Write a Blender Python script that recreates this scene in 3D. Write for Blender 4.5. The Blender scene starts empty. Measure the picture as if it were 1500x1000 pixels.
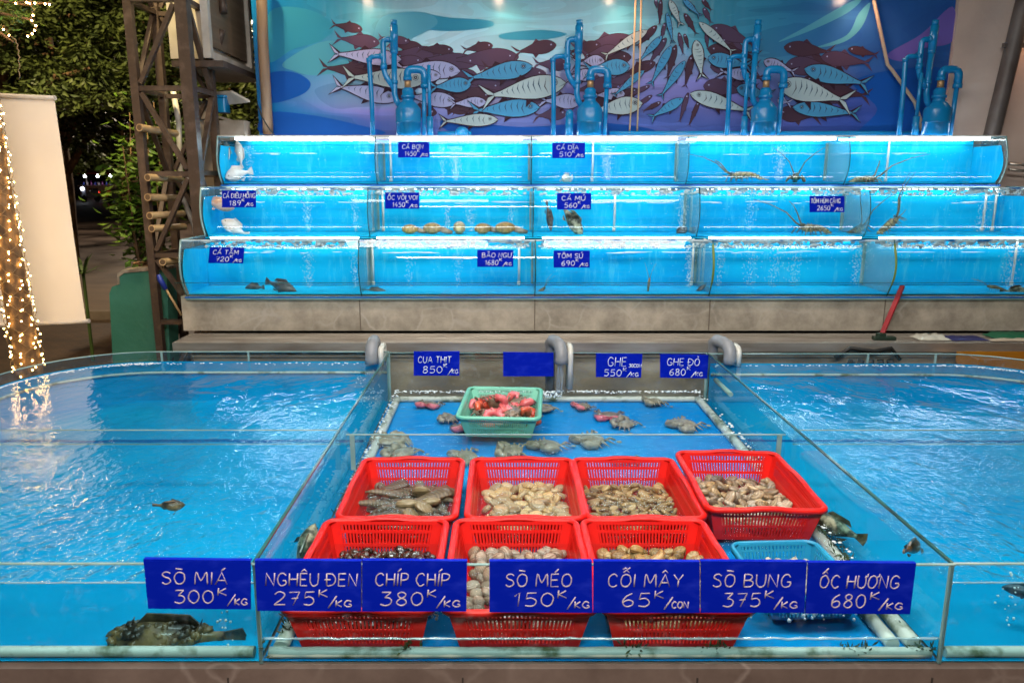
import bpy, math, random, unicodedata
from math import sin, cos, pi, radians, sqrt, atan2
from mathutils import Vector, Matrix, noise as mnoise

random.seed(11)
scene = bpy.context.scene
COL = scene.collection

# ------------------------------------------------------------------ camera
EYE = 1.6
FPX = 1120.0
PIT = math.atan(241 / FPX)
cam = bpy.data.objects.new('camera', bpy.data.cameras.new('camera'))
COL.objects.link(cam)
cam.location = (0, 0, EYE)
cam.rotation_euler = (pi / 2 - PIT, 0, 0)
cam.data.sensor_width = 36
cam.data.lens = FPX / 1500 * 36
cam.data.shift_x = 0.010
cam.data.clip_start = 0.05
cam.data.clip_end = 2000
cam.data.dof.use_dof = True
cam.data.dof.focus_distance = 3.0
cam.data.dof.aperture_fstop = 5.0
scene.camera = cam

# ------------------------------------------------------------------ world: night sky
world = bpy.data.worlds.new('World')
scene.world = world
world.use_nodes = True
wn = world.node_tree
sky = wn.nodes.new('ShaderNodeTexSky')
sky.sky_type = 'NISHITA'
sky.sun_disc = False
sky.sun_elevation = radians(-5)
sky.sun_rotation = radians(200)
wn.links.new(sky.outputs[0], wn.nodes['Background'].inputs[0])
wn.nodes['Background'].inputs[1].default_value = 0.05

vs = scene.view_settings
scene.display_settings.display_device = 'sRGB'
vs.view_transform = 'Standard'
vs.look = 'None'
vs.gamma = 1
vs.exposure = 0.2
cy = scene.cycles
cy.use_denoising = True
try:
    cy.denoiser = 'OPENIMAGEDENOISE'
except Exception:
    pass
cy.max_bounces = 10
cy.diffuse_bounces = 3
cy.glossy_bounces = 4
cy.transmission_bounces = 6
cy.transparent_max_bounces = 40
cy.caustics_reflective = False
cy.caustics_refractive = False
cy.sample_clamp_indirect = 4.0

# ------------------------------------------------------------------ lamps
def area(name, loc, rot, sx, sy, watts, col):
    d = bpy.data.lights.new(name, 'AREA')
    d.shape = 'RECTANGLE'
    d.size = sx
    d.size_y = sy
    d.energy = watts
    d.color = col
    o = bpy.data.objects.new(name, d)
    o.location = loc
    o.rotation_euler = rot
    COL.objects.link(o)
    return o

def spot(name, loc, to, watts, col, ang=80, blend=.6, size=.03):
    d = bpy.data.lights.new(name, 'SPOT')
    d.energy = watts
    d.color = col
    d.spot_size = radians(ang)
    d.spot_blend = blend
    d.shadow_soft_size = size
    o = bpy.data.objects.new(name, d)
    o.location = loc
    o.rotation_euler = (Vector(to) - Vector(loc)).to_track_quat('-Z', 'Y').to_euler()
    COL.objects.link(o)
    return o

# ceiling work lamps of the stall, over the selling tanks, plus one added fill
area('ceiling_or_fill_lamp', (-.9, 2.0, 3.4), (radians(8), 0, 0), 1.5, .5, 48, (1, .95, .88))
area('ceiling_or_fill_lamp', (1.2, 2.0, 3.4), (radians(8), 0, 0), 1.5, .5, 52, (1, .95, .88))
area('ceiling_or_fill_lamp', (0.3, 3.9, 3.5), (radians(0), 0, 0), 3.2, .3, 45, (1, .93, .86))
area('ceiling_or_fill_lamp', (-.2, -.6, 3.3), (radians(20), 0, 0), 2.4, .5, 165, (1, .91, .82))  # added fill on the viewer's side, lights the front faces of the boards
# warm spots along the top edge of the printed wall
for sx in (-1.00, -.02, .80, 2.52, 3.75):
    spot('wall_spot', (sx, 5.72, 2.86), (sx + .16, 5.9, 2.45), 7, (1, .46, .24), 110, .8, .035)
# warm lamps before the street trees, with added fills on screen and road
spot('street_or_fill_lamp', (-1.6, 3.2, 3.3), (-2.9, 4.72, 1.5), 85, (1, .84, .70), 48, .8, .1)  # added fill that brightens the white screen
spot('street_or_fill_lamp', (-4.2, 4.6, 6.2), (-6.5, 12.5, 3.6), 3800, (1, .76, .40), 95, .8, .15)
spot('street_or_fill_lamp', (-2.2, 4.9, 4.6), (-3.2, 7.4, 1.5), 900, (1, .82, .42), 90, .8, .1)
spot('street_or_fill_lamp', (-7.0, 24, 7.5), (-6.5, 22, 0), 5200, (1, .80, .60), 130, .8, .2)  # added to light the far road
spot('street_or_fill_lamp', (-5.5, 3.5, 5.5), (-4.2, 7.0, 0), 700, (1, .72, .42), 85, .8, .1)

# ------------------------------------------------------------------ pixel helpers (photo pixel -> point at a known depth / height)
def ray(px, py):
    u, v = px - 735.0, py - 500.0
    return (u, FPX * cos(PIT) - v * sin(PIT), -FPX * sin(PIT) - v * cos(PIT))

def at(px, py, Y):
    d = ray(px, py)
    t = Y / d[1]
    return Vector((d[0] * t, Y, EYE + d[2] * t))

def on_z(px, py, z):
    d = ray(px, py)
    t = (z - EYE) / d[2]
    return Vector((d[0] * t, d[1] * t, z))

# ------------------------------------------------------------------ materials
def sock(node, *names):
    for n in names:
        if n in node.inputs:
            return node.inputs[n]

def new_mat(name):
    m = bpy.data.materials.new(name)
    m.use_nodes = True
    nt = m.node_tree
    nt.nodes.clear()
    out = nt.nodes.new('ShaderNodeOutputMaterial')
    return m, nt, out

def c4(c):
    return (c[0], c[1], c[2], 1)

def ramp(nt, stops, interp='LINEAR'):
    r = nt.nodes.new('ShaderNodeValToRGB')
    e = r.color_ramp.elements
    r.color_ramp.interpolation = interp
    e[0].position, e[0].color = stops[0][0], c4(stops[0][1])
    e[1].position, e[1].color = stops[-1][0], c4(stops[-1][1])
    for p, c in stops[1:-1]:
        k = e.new(p)
        k.color = c4(c)
    return r

def coords(nt, stretch=(1, 1, 1), kind='Object'):
    tc = nt.nodes.new('ShaderNodeTexCoord')
    mp = nt.nodes.new('ShaderNodeMapping')
    mp.inputs['Scale'].default_value = stretch
    nt.links.new(tc.outputs[kind], mp.inputs[0])
    return mp.outputs[0]

def noise_tex(nt, vec, scale, detail=4, rough=.55, dist=0):
    n = nt.nodes.new('ShaderNodeTexNoise')
    n.inputs['Scale'].default_value = scale
    n.inputs['Detail'].default_value = detail
    n.inputs['Roughness'].default_value = rough
    n.inputs['Distortion'].default_value = dist
    nt.links.new(vec, n.inputs['Vector'])
    return n

def mixrgb(nt, fac, a, b, mode='MIX'):
    m = nt.nodes.new('ShaderNodeMix')
    m.data_type = 'RGBA'
    m.blend_type = mode
    for s, v in ((m.inputs[0], fac), (m.inputs[6], a), (m.inputs[7], b)):
        if hasattr(v, 'node'):
            nt.links.new(v, s)
        elif isinstance(v, (int, float)):
            s.default_value = v
        else:
            s.default_value = c4(v)
    return m.outputs[2]

def mth(nt, op, a, b=None, clamp=False):
    m = nt.nodes.new('ShaderNodeMath')
    m.operation = op
    m.use_clamp = clamp
    for i, v in enumerate((a, b)):
        if v is None:
            continue
        if hasattr(v, 'node'):
            nt.links.new(v, m.inputs[i])
        else:
            m.inputs[i].default_value = v
    return m.outputs[0]

def mat(name, col, rough=.5, metal=0, col2=None, scale=6, lo=.35, hi=.65, bump=0, bscale=30, stretch=(1, 1, 1),
        spec=.5, rand=None, wet=0, detail=4, alpha=1, sss=0, trans=0):
    """Principled surface whose colour wanders between col and col2; rand: ramp over the object's own random number."""
    m, nt, out = new_mat(name)
    b = nt.nodes.new('ShaderNodeBsdfPrincipled')
    nt.links.new(b.outputs[0], out.inputs[0])
    v = coords(nt, stretch)
    base = col
    if rand:
        oi = nt.nodes.new('ShaderNodeObjectInfo')
        r = ramp(nt, rand)
        nt.links.new(oi.outputs['Random'], r.inputs[0])
        base = r.outputs[0]
    if col2 is not None:
        n = noise_tex(nt, v, scale, detail)
        r = ramp(nt, [(lo, (0, 0, 0)), (hi, (1, 1, 1))])
        nt.links.new(n.outputs[0], r.inputs[0])
        if rand:
            base = mixrgb(nt, r.outputs[0], base, col2)
        else:
            base = mixrgb(nt, r.outputs[0], col, col2)
    if hasattr(base, 'node'):
        nt.links.new(base, b.inputs['Base Color'])
    else:
        b.inputs['Base Color'].default_value = c4(base)
    b.inputs['Roughness'].default_value = rough
    b.inputs['Metallic'].default_value = metal
    s = sock(b, 'Specular IOR Level', 'Specular')
    s.default_value = spec
    if wet:
        sock(b, 'Coat Weight', 'Clearcoat').default_value = wet
        sock(b, 'Coat Roughness', 'Clearcoat Roughness').default_value = .08
    if alpha < 1:
        b.inputs['Alpha'].default_value = alpha
    if trans:
        sock(b, 'Transmission Weight', 'Transmission').default_value = trans
    if bump:
        n2 = noise_tex(nt, v, bscale, 5)
        bp = nt.nodes.new('ShaderNodeBump')
        bp.inputs['Strength'].default_value = bump
        bp.inputs['Distance'].default_value = .02
        nt.links.new(n2.outputs[0], bp.inputs['Height'])
        nt.links.new(bp.outputs[0], b.inputs['Normal'])
    return m

def emis(name, col, strength):
    m, nt, out = new_mat(name)
    e = nt.nodes.new('ShaderNodeEmission')
    e.inputs[0].default_value = c4(col)
    e.inputs[1].default_value = strength
    nt.links.new(e.outputs[0], out.inputs[0])
    return m

def clear(name, tint, f0=.04, gloss=1.0, milk=0, milkcol=(.8, .9, .9), bump=0, bscale=6, bscale2=None, stretch=(1, 1, 1), rough=0.0, power=5, spot_stain=0, amp2=.5, chop=None):
    """Clear sheet (glass or a water surface): passes tinted light, mirrors more at grazing angles, optionally a little milky or stained."""
    m, nt, out = new_mat(name)
    v = coords(nt, stretch)
    tr = nt.nodes.new('ShaderNodeBsdfTransparent')
    tr.inputs[0].default_value = c4(tint)
    gl = nt.nodes.new('ShaderNodeBsdfGlossy')
    gl.inputs['Roughness'].default_value = rough
    gl.inputs['Color'].default_value = (gloss, gloss, gloss, 1)
    lw = nt.nodes.new('ShaderNodeLayerWeight')
    lw.inputs['Blend'].default_value = .5
    if bump:
        n1 = noise_tex(nt, v, bscale, 3, .5, .6)
        h = n1.outputs[0]
        if bscale2:
            n2 = noise_tex(nt, v, bscale2, 3, .5, .4)
            a2 = amp2
            if chop:    # choppier where the pumps stir the water, towards the front
                sp_ = nt.nodes.new('ShaderNodeSeparateXYZ')
                nt.links.new(v, sp_.inputs[0])
                g_ = mth(nt, 'DIVIDE', mth(nt, 'SUBTRACT', chop[0], sp_.outputs[1]), chop[1], True)
                n4 = noise_tex(nt, v, 1.7, 3)
                g_ = mth(nt, 'MULTIPLY', mth(nt, 'POWER', g_, 1.4), mth(nt, 'MULTIPLY', n4.outputs[0], 2.0))
                a2 = mth(nt, 'ADD', mth(nt, 'MULTIPLY', g_, chop[2]), amp2)
            h = mth(nt, 'ADD', h, mth(nt, 'MULTIPLY', n2.outputs[0], a2))
        bp = nt.nodes.new('ShaderNodeBump')
        bp.inputs['Strength'].default_value = 1
        bp.inputs['Distance'].default_value = bump
        nt.links.new(h, bp.inputs['Height'])
        nt.links.new(bp.outputs[0], gl.inputs['Normal'])
        nt.links.new(bp.outputs[0], lw.inputs['Normal'])
    p = mth(nt, 'POWER', lw.outputs['Facing'], float(power))
    fac = mth(nt, 'ADD', mth(nt, 'MULTIPLY', p, 1 - f0), f0, True)
    under = tr.outputs[0]
    if milk or spot_stain:
        df = nt.nodes.new('ShaderNodeBsdfDiffuse')
        df.inputs[0].default_value = c4(milkcol)
        mx0 = nt.nodes.new('ShaderNodeMixShader')
        if spot_stain:
            n3 = noise_tex(nt, v, 26, 6, .7)
            r = ramp(nt, [(.55, (milk,) * 3), (.75, (min(1, milk + spot_stain),) * 3)])
            nt.links.new(n3.outputs[0], r.inputs[0])
            nt.links.new(r.outputs[0], mx0.inputs[0])
        else:
            mx0.inputs[0].default_value = milk
        nt.links.new(tr.outputs[0], mx0.inputs[1])
        nt.links.new(df.outputs[0], mx0.inputs[2])
        under = mx0.outputs[0]
    mx = nt.nodes.new('ShaderNodeMixShader')
    nt.links.new(fac, mx.inputs[0])
    nt.links.new(under, mx.inputs[1])
    nt.links.new(gl.outputs[0], mx.inputs[2])
    nt.links.new(mx.outputs[0], out.inputs[0])
    return m

# ------------------------------------------------------------------ mesh builder
class MB:
    def __init__(s):
        s.v, s.f, s.mi, s.sm = [], [], [], []
        s.M = None

    def add(s, vs_, fs, mi=0, smooth=False):
        o = len(s.v)
        if s.M is not None:
            vs_ = [s.M @ Vector(p) for p in vs_]
        s.v += [tuple(p) for p in vs_]
        s.f += [tuple(i + o for i in f) for f in fs]
        s.mi += [mi] * len(fs)
        s.sm += [smooth] * len(fs)
        return s

    def box(s, c, d, mi=0, rz=0, R=None):
        x, y, z = d[0] / 2, d[1] / 2, d[2] / 2
        vs_ = [Vector(p) for p in ((-x, -y, -z), (x, -y, -z), (x, y, -z), (-x, y, -z), (-x, -y, z), (x, -y, z), (x, y, z), (-x, y, z))]
        if rz:
            R = Matrix.Rotation(rz, 3, 'Z')
        if R is not None:
            vs_ = [R @ p for p in vs_]
        c = Vector(c)
        return s.add([p + c for p in vs_], [(0, 3, 2, 1), (4, 5, 6, 7), (0, 1, 5, 4), (1, 2, 6, 5), (2, 3, 7, 6), (3, 0, 4, 7)], mi)

    def rbox(s, c, d, r=.01, mi=0, n=3, R=None):
        """box with rounded upright corners and softened top"""
        x, y, z = d[0] / 2, d[1] / 2, d[2] / 2
        ring = []
        for cx_, cy_, a0 in ((x - r, y - r, 0), (-x + r, y - r, 90), (-x + r, -y + r, 180), (x - r, -y + r, 270)):
            for k in range(n + 1):
                a = radians(a0 + 90 * k / n)
                ring.append((cx_ + r * cos(a), cy_ + r * sin(a), cx_, cy_))
        m_ = len(ring)
        vs_ = []
        for zz, q in ((-z, .7), (-z + r * .3, 1), (z - r * .3, 1), (z, .7)):
            for px, py, bx, by in ring:
                vs_.append(Vector((bx + (px - bx) * q, by + (py - by) * q, zz)))
        fs = []
        for L in range(3):
            for i in range(m_):
                j = (i + 1) % m_
                fs.append((L * m_ + i, L * m_ + j, (L + 1) * m_ + j, (L + 1) * m_ + i))
        fs.append(tuple(range(m_ - 1, -1, -1)))
        fs.append(tuple(range(3 * m_, 4 * m_)))
        if R is not None:
            vs_ = [R @ p for p in vs_]
        c = Vector(c)
        return s.add([p + c for p in vs_], fs, mi)

    def tube(s, pts, r, n=8, mi=0, smooth=True, cap=True, flat=1.0):
        pts = [Vector(p) for p in pts]
        rs = r if isinstance(r, (list, tuple)) else [r] * len(pts)
        vs_, fs = [], []
        up = None
        for i, p in enumerate(pts):
            a = pts[max(i - 1, 0)]
            b = pts[min(i + 1, len(pts) - 1)]
            t = (b - a)
            if t.length < 1e-9:
                t = Vector((0, 0, 1))
            t.normalize()
            if up is None:
                up = Vector((0, 0, 1)) if abs(t.z) < .9 else Vector((0, 1, 0))
            x = up.cross(t)
            if x.length < 1e-6:
                x = Vector((1, 0, 0)).cross(t)
            x.normalize()
            y = t.cross(x)
            up = y
            for k in range(n):
                an = 2 * pi * k / n
                vs_.append(p + x * (cos(an) * rs[i]) + y * (sin(an) * rs[i] * flat))
        for i in range(len(pts) - 1):
            for k in range(n):
                l = (k + 1) % n
                fs.append((i * n + k, i * n + l, (i + 1) * n + l, (i + 1) * n + k))
        s.add(vs_, fs, mi, smooth)
        if cap:
            o = len(s.v) - len(vs_)
            s.f.append(tuple(o + k for k in range(n - 1, -1, -1)))
            s.f.append(tuple(o + (len(pts) - 1) * n + k for k in range(n)))
            s.mi += [mi, mi]
            s.sm += [False, False]
        return s

    def lathe(s, prof, c=(0, 0, 0), n=20, mi=0, smooth=True, R=None):
        """prof: (radius, z) from bottom to top"""
        vs_, fs = [], []
        c = Vector(c)
        for r, z in prof:
            for k in range(n):
                a = 2 * pi * k / n
                p = Vector((r * cos(a), r * sin(a), z))
                if R is not None:
                    p = R @ p
                vs_.append(p + c)
        for i in range(len(prof) - 1):
            for k in range(n):
                l = (k + 1) % n
                fs.append((i * n + k, i * n + l, (i + 1) * n + l, (i + 1) * n + k))
        s.add(vs_, fs, mi, smooth)
        o = len(s.v) - len(vs_)
        s.f += [tuple(o + k for k in range(n - 1, -1, -1)), tuple(o + (len(prof) - 1) * n + k for k in range(n))]
        s.mi += [mi, mi]
        s.sm += [False, False]
        return s

    def prism(s, poly, d, mi=0, side=None):
        """extrude a 3-D polygon by vector d"""
        n = len(poly)
        d = Vector(d)
        vs_ = [Vector(p) for p in poly] + [Vector(p) + d for p in poly]
        s.add(vs_, [tuple(range(n - 1, -1, -1)), tuple(range(n, 2 * n))], mi)
        o = len(s.v) - 2 * n
        for i in range(n):
            j = (i + 1) % n
            s.f.append((o + i, o + j, o + n + j, o + n + i))
            s.mi.append(mi if side is None else side)
            s.sm.append(False)
        return s

    def ball(s, c, r, nu=10, nv=7, mi=0, R=None, wob=0, seed=0, smooth=True):
        r = Vector(r) if not isinstance(r, (int, float)) else Vector((r, r, r))
        c = Vector(c)
        vs_ = []
        for j in range(nv + 1):
            th = pi * j / nv
            for i in range(nu):
                ph = 2 * pi * i / nu
                p = Vector((sin(th) * cos(ph), sin(th) * sin(ph), cos(th)))
                k = 1 + (wob * mnoise.noise(p * 1.7 + Vector((seed, 0, 0))) if wob else 0)
                p = Vector((p.x * r.x, p.y * r.y, p.z * r.z)) * k
                if R is not None:
                    p = R @ p
                vs_.append(p + c)
        fs = []
        for j in range(nv):
            for i in range(nu):
                k = (i + 1) % nu
                if j == 0:
                    fs.append((i, nu + i, nu + k))
                elif j == nv - 1:
                    fs.append((j * nu + i, (j + 1) * nu + i, j * nu + k))
                else:
                    fs.append((j * nu + i, (j + 1) * nu + i, (j + 1) * nu + k, j * nu + k))
        return s.add(vs_, fs, mi, smooth)

    def loft(s, rings, mi=0, smooth=True, cap=True):
        n = len(rings[0])
        vs_ = [p for r in rings for p in r]
        fs = []
        for i in range(len(rings) - 1):
            for k in range(n):
                l = (k + 1) % n
                fs.append((i * n + k, i * n + l, (i + 1) * n + l, (i + 1) * n + k))
        s.add(vs_, fs, mi, smooth)
        if cap:
            o = len(s.v) - len(vs_)
            s.f += [tuple(o + k for k in range(n - 1, -1, -1)), tuple(o + (len(rings) - 1) * n + k for k in range(n))]
            s.mi += [mi, mi]
            s.sm += [smooth, smooth]
        return s

    def build(s, name, mats, parent=None, loc=None):
        me = bpy.data.meshes.new(name)
        me.from_pydata(s.v, [], s.f)
        if not isinstance(mats, (list, tuple)):
            mats = [mats]
        for m in mats:
            me.materials.append(m)
        me.polygons.foreach_set('material_index', s.mi)
        me.polygons.foreach_set('use_smooth', s.sm)
        me.validate()
        me.update()
        o = bpy.data.objects.new(name, me)
        COL.objects.link(o)
        if parent is not None:
            o.parent = parent
        if loc is not None:
            o.location = loc
        return o

def tag(o, label=None, cat=None, group=None, kind=None):
    if label:
        o['label'] = label
    if cat:
        o['category'] = cat
    if group:
        o['group'] = group
    if kind:
        o['kind'] = kind
    return o

def thing(name, label, cat, loc=(0, 0, 0), rot=(0, 0, 0), group=None):
    o = bpy.data.objects.new(name, None)
    o.empty_display_size = .05
    COL.objects.link(o)
    o.location = loc
    o.rotation_euler = rot
    return tag(o, label, cat, group)

def dup(root, loc=None, rot=None, label=None, scale=None, group=None):
    r = root.copy()
    COL.objects.link(r)
    if loc is not None:
        r.location = loc
    if rot is not None:
        r.rotation_euler = rot
    if scale is not None:
        r.scale = (scale,) * 3 if isinstance(scale, (int, float)) else scale
    if label:
        r['label'] = label
    if group:
        r['group'] = group
    for ch in list(root.children):
        c = ch.copy()
        COL.objects.link(c)
        c.parent = r
        for g in ch.children:
            d = g.copy()
            COL.objects.link(d)
            d.parent = c
    return r

# ================================================================== materials of the place
M = {}
M['stone_tile'] = None

def stone_mat(name, base, base2, vein, scale=3.2):
    m, nt, out = new_mat(name)
    b = nt.nodes.new('ShaderNodeBsdfPrincipled')
    nt.links.new(b.outputs[0], out.inputs[0])
    v = coords(nt)
    n1 = noise_tex(nt, v, 5.5, 8, .68)
    r1 = ramp(nt, [(.32, base), (.68, base2)])
    nt.links.new(n1.outputs[0], r1.inputs[0])
    nd = noise_tex(nt, v, 1.6, 6, .62)
    vm = nt.nodes.new('ShaderNodeMix')
    vm.data_type = 'VECTOR'
    vm.inputs[0].default_value = .18
    nt.links.new(v, vm.inputs[4])
    nt.links.new(nd.outputs[1], vm.inputs[5])
    vo = nt.nodes.new('ShaderNodeTexVoronoi')
    vo.feature = 'DISTANCE_TO_EDGE'
    vo.inputs['Scale'].default_value = scale
    nt.links.new(vm.outputs[1], vo.inputs['Vector'])
    r2 = ramp(nt, [(0, (.9,) * 3), (.05, (0,) * 3)])
    nt.links.new(vo.outputs['Distance'], r2.inputs[0])
    n3 = noise_tex(nt, v, 2.3, 3)
    r3 = ramp(nt, [(.42, (0,) * 3), (.62, (1,) * 3)])
    nt.links.new(n3.outputs[0], r3.inputs[0])
    f = mth(nt, 'MULTIPLY', r2.outputs[0], r3.outputs[0])
    cmx = mixrgb(nt, f, r1.outputs[0], vein)
    nt.links.new(cmx, b.inputs['Base Color'])
    b.inputs['Roughness'].default_value = .42
    return m

M['stone'] = stone_mat('marble_tile', (.22, .195, .155), (.50, .445, .36), (.46, .42, .36), 6.5)
M['plinth'] = stone_mat('brown_tile', (.12, .083, .068), (.20, .145, .12), (.27, .21, .18), 6)
M['steel'] = mat('stainless', (.62, .58, .52), .34, .7, (.36, .31, .26), 3, .3, .7, .05, 60, (1, 6, 6))
M['drip'] = mat('stained_steel_panel', (.50, .45, .35), .45, .1, (.24, .20, .15), 2.5, .35, .68, .05, 20, (1, 1, 2.2))
M['dark_metal'] = mat('dark_painted_steel', (.065, .042, .031), .45, .1, (.13, .09, .07), 14, .5, .78, .12, 50)
M['white_metal'] = mat('white_paint_metal', (.62, .58, .52), .45, 0, (.45, .40, .34), 6)
M['bamboo'] = mat('dry_bamboo', (.48, .33, .17), .45, 0, (.30, .19, .09), 9, .35, .7, .08, 40)
M['bamboo_in'] = mat('bamboo_hollow', (.10, .06, .03), .8)
M['green_wall'] = mat('green_paint_concrete', (.035, .16, .105), .5, 0, (.055, .21, .15), 5, .35, .7, .1, 30)
M['bare_concrete'] = mat('bare_concrete', (.30, .25, .19), .85, 0, (.16, .12, .085), 18, .4, .62, .4, 40)
M['banner'] = mat('white_banner_cloth', (.80, .77, .72), .65, 0, (.70, .66, .62), 1.2, .3, .7, .05, 8)
M['bark'] = mat('bark', (.20, .115, .05), .9, 0, (.07, .04, .02), 12, .35, .6, .8, 22, (1, 1, .5))
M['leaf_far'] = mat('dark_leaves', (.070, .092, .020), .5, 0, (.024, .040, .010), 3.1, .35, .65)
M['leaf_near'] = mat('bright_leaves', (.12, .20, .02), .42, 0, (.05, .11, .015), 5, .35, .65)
M['leaf_fern'] = mat('grass_leaf', (.05, .09, .02), .5, 0, (.03, .05, .012), 5)
M['bulb'] = emis('warm_bulb', (1, .58, .17), 85)
M['wire'] = mat('string_wire', (.16, .10, .04), .5)
M['rubber'] = mat('black_rubber', (.012, .012, .012), .6)
M['concrete_wall'] = mat('plaster_wall', (.62, .51, .45), .8, 0, (.46, .375, .33), 1.8, .35, .7, .12, 25)
M['pipe_grey'] = mat('grey_pvc', (.27, .29, .32), .38, 0, (.20, .21, .22), 8)
M['pvc'] = mat('white_pvc', (.68, .68, .63), .32, 0, (.40, .42, .33), 9, .48, .8)
M['pvc_dirty'] = mat('white_pvc_with_algae', (.60, .62, .54), .4, 0, (.10, .13, .055), 11, .52, .66)
M['filter_blue'] = mat('blue_plastic', (.004, .175, .42), .26, 0, (.008, .22, .50), 4, .35, .7)
M['brass'] = mat('brown_collar', (.40, .25, .12), .4, .4)
M['wood_pole'] = mat('wooden_pole', (.33, .21, .13), .6, 0, (.22, .13, .08), 5, .3, .7, .1, 20, (6, 6, .6))
M['cream'] = mat('cream_paint', (.48, .42, .34), .6, 0, (.38, .33, .26), 3)
M['shutter'] = mat('brown_shutter', (.23, .165, .11), .6, 0, (.16, .11, .07), 6, .3, .7, .3, 40, (1, .2, 6))
M['road'] = mat('asphalt_road', (.034, .020, .013), .7, 0, (.075, .048, .032), 2.2, .3, .7, .25, 12, (.25, 1.3, 1))
M['paving'] = None

def paving_mat():
    m, nt, out = new_mat('brick_paving')
    b = nt.nodes.new('ShaderNodeBsdfPrincipled')
    nt.links.new(b.outputs[0], out.inputs[0])
    v = coords(nt)
    br = nt.nodes.new('ShaderNodeTexBrick')
    br.inputs['Scale'].default_value = 4.5
    br.inputs['Color1'].default_value = (.065, .036, .022, 1)
    br.inputs['Color2'].default_value = (.042, .024, .015, 1)
    br.inputs['Mortar'].default_value = (.02, .013, .009, 1)
    br.inputs['Mortar Size'].default_value = .02
    nt.links.new(v, br.inputs['Vector'])
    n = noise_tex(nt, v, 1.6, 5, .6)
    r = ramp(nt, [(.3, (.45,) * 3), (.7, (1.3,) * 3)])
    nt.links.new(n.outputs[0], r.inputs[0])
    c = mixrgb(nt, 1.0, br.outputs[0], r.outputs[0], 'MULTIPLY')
    nt.links.new(c, b.inputs['Base Color'])
    b.inputs['Roughness'].default_value = .6
    bp = nt.nodes.new('ShaderNodeBump')
    bp.inputs['Distance'].default_value = .01
    nt.links.new(br.outputs[1], bp.inputs['Height'])
    bp.invert = True
    nt.links.new(bp.outputs[0], b.inputs['Normal'])
    return m
M['paving'] = paving_mat()

# ================================================================== ground
g = MB()
g.add([(-400, -40, 0), (400, -40, 0), (400, 700, 0), (-400, 700, 0)], [(0, 1, 2, 3)])
tag(g.build('road', M['road']), kind='structure')
g = MB()
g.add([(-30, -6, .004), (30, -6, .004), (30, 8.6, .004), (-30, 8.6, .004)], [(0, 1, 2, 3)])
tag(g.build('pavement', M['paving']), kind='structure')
g = MB()
g.box((0, 8.68, .05), (60, .16, .1))
tag(g.build('kerb', mat('kerb_stone', (.10, .075, .06), .8, 0, (.06, .045, .035), 4)), kind='structure')

# ================================================================== printed mural wall
WY = 5.90
XL_M, XR_M = at(374, 100, WY).x, at(1400, 5, WY).x
ZT, ZB = 3.15, .877
def mural_mat():
    m, nt, out = new_mat('printed_vinyl')
    b = nt.nodes.new('ShaderNodeBsdfPrincipled')
    nt.links.new(b.outputs[0], out.inputs[0])
    v = coords(nt)
    sx = nt.nodes.new('ShaderNodeSeparateXYZ')
    nt.links.new(v, sx.inputs[0])
    n1 = noise_tex(nt, coords(nt, (.55, 1, 1.5)), 1.3, 2, .45, .8)
    z = mth(nt, 'ADD', sx.outputs[2], mth(nt, 'MULTIPLY', mth(nt, 'SUBTRACT', n1.outputs[0], .5), .9))
    zf = mth(nt, 'DIVIDE', mth(nt, 'SUBTRACT', z, 1.7), 1.4, True)
    r = ramp(nt, [(0, (.018, .08, .36)), (.16, (.07, .12, .42)), (.30, (.17, .17, .46)), (.42, (.15, .25, .46)), (.54, (.07, .30, .45)), (.70, (.035, .25, .37)), (1, (.02, .20, .30))])
    nt.links.new(zf, r.inputs[0])
    # stepped bands like a flat-colour illustration
    n2 = noise_tex(nt, coords(nt, (.5, 1, 2.2)), 1.9, 1.5, .4, 1.6)
    st = ramp(nt, [(0, (.78,) * 3), (.43, (1,) * 3), (.52, (1.22,) * 3), (.63, (.9,) * 3)], 'CONSTANT')
    nt.links.new(n2.outputs[0], st.inputs[0])
    c = mixrgb(nt, .75, r.outputs[0], st.outputs[0], 'MULTIPLY')
    # deep blue towards both ends of the print
    xl = ramp(nt, [(0, (1,) * 3), (1, (0,) * 3)])
    nt.links.new(mth(nt, 'MULTIPLY', mth(nt, 'ADD', mth(nt, 'ADD', sx.outputs[0], mth(nt, 'MULTIPLY', n1.outputs[0], .5)), 1.45), 1.5, True), xl.inputs[0])
    c = mixrgb(nt, mth(nt, 'MULTIPLY', xl.outputs[0], .95), c, (.004, .16, .42))
    xr = mth(nt, 'MULTIPLY', mth(nt, 'SUBTRACT', mth(nt, 'ADD', sx.outputs[0], mth(nt, 'MULTIPLY', n1.outputs[0], .8)), 1.9), .85, True)
    c = mixrgb(nt, mth(nt, 'MULTIPLY', xr, .85), c, (.018, .065, .33))
    nt.links.new(c, b.inputs['Base Color'])
    b.inputs['Roughness'].default_value = .24
    sock(b, 'Specular IOR Level', 'Specular').default_value = .45
    nb = noise_tex(nt, coords(nt, (3, 1, .5)), 2, 3)
    bp = nt.nodes.new('ShaderNodeBump')
    bp.inputs['Distance'].default_value = .012
    bp.inputs['Strength'].default_value = .5
    nt.links.new(nb.outputs[0], bp.inputs['Height'])
    nt.links.new(bp.outputs[0], b.inputs['Normal'])
    return m

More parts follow.
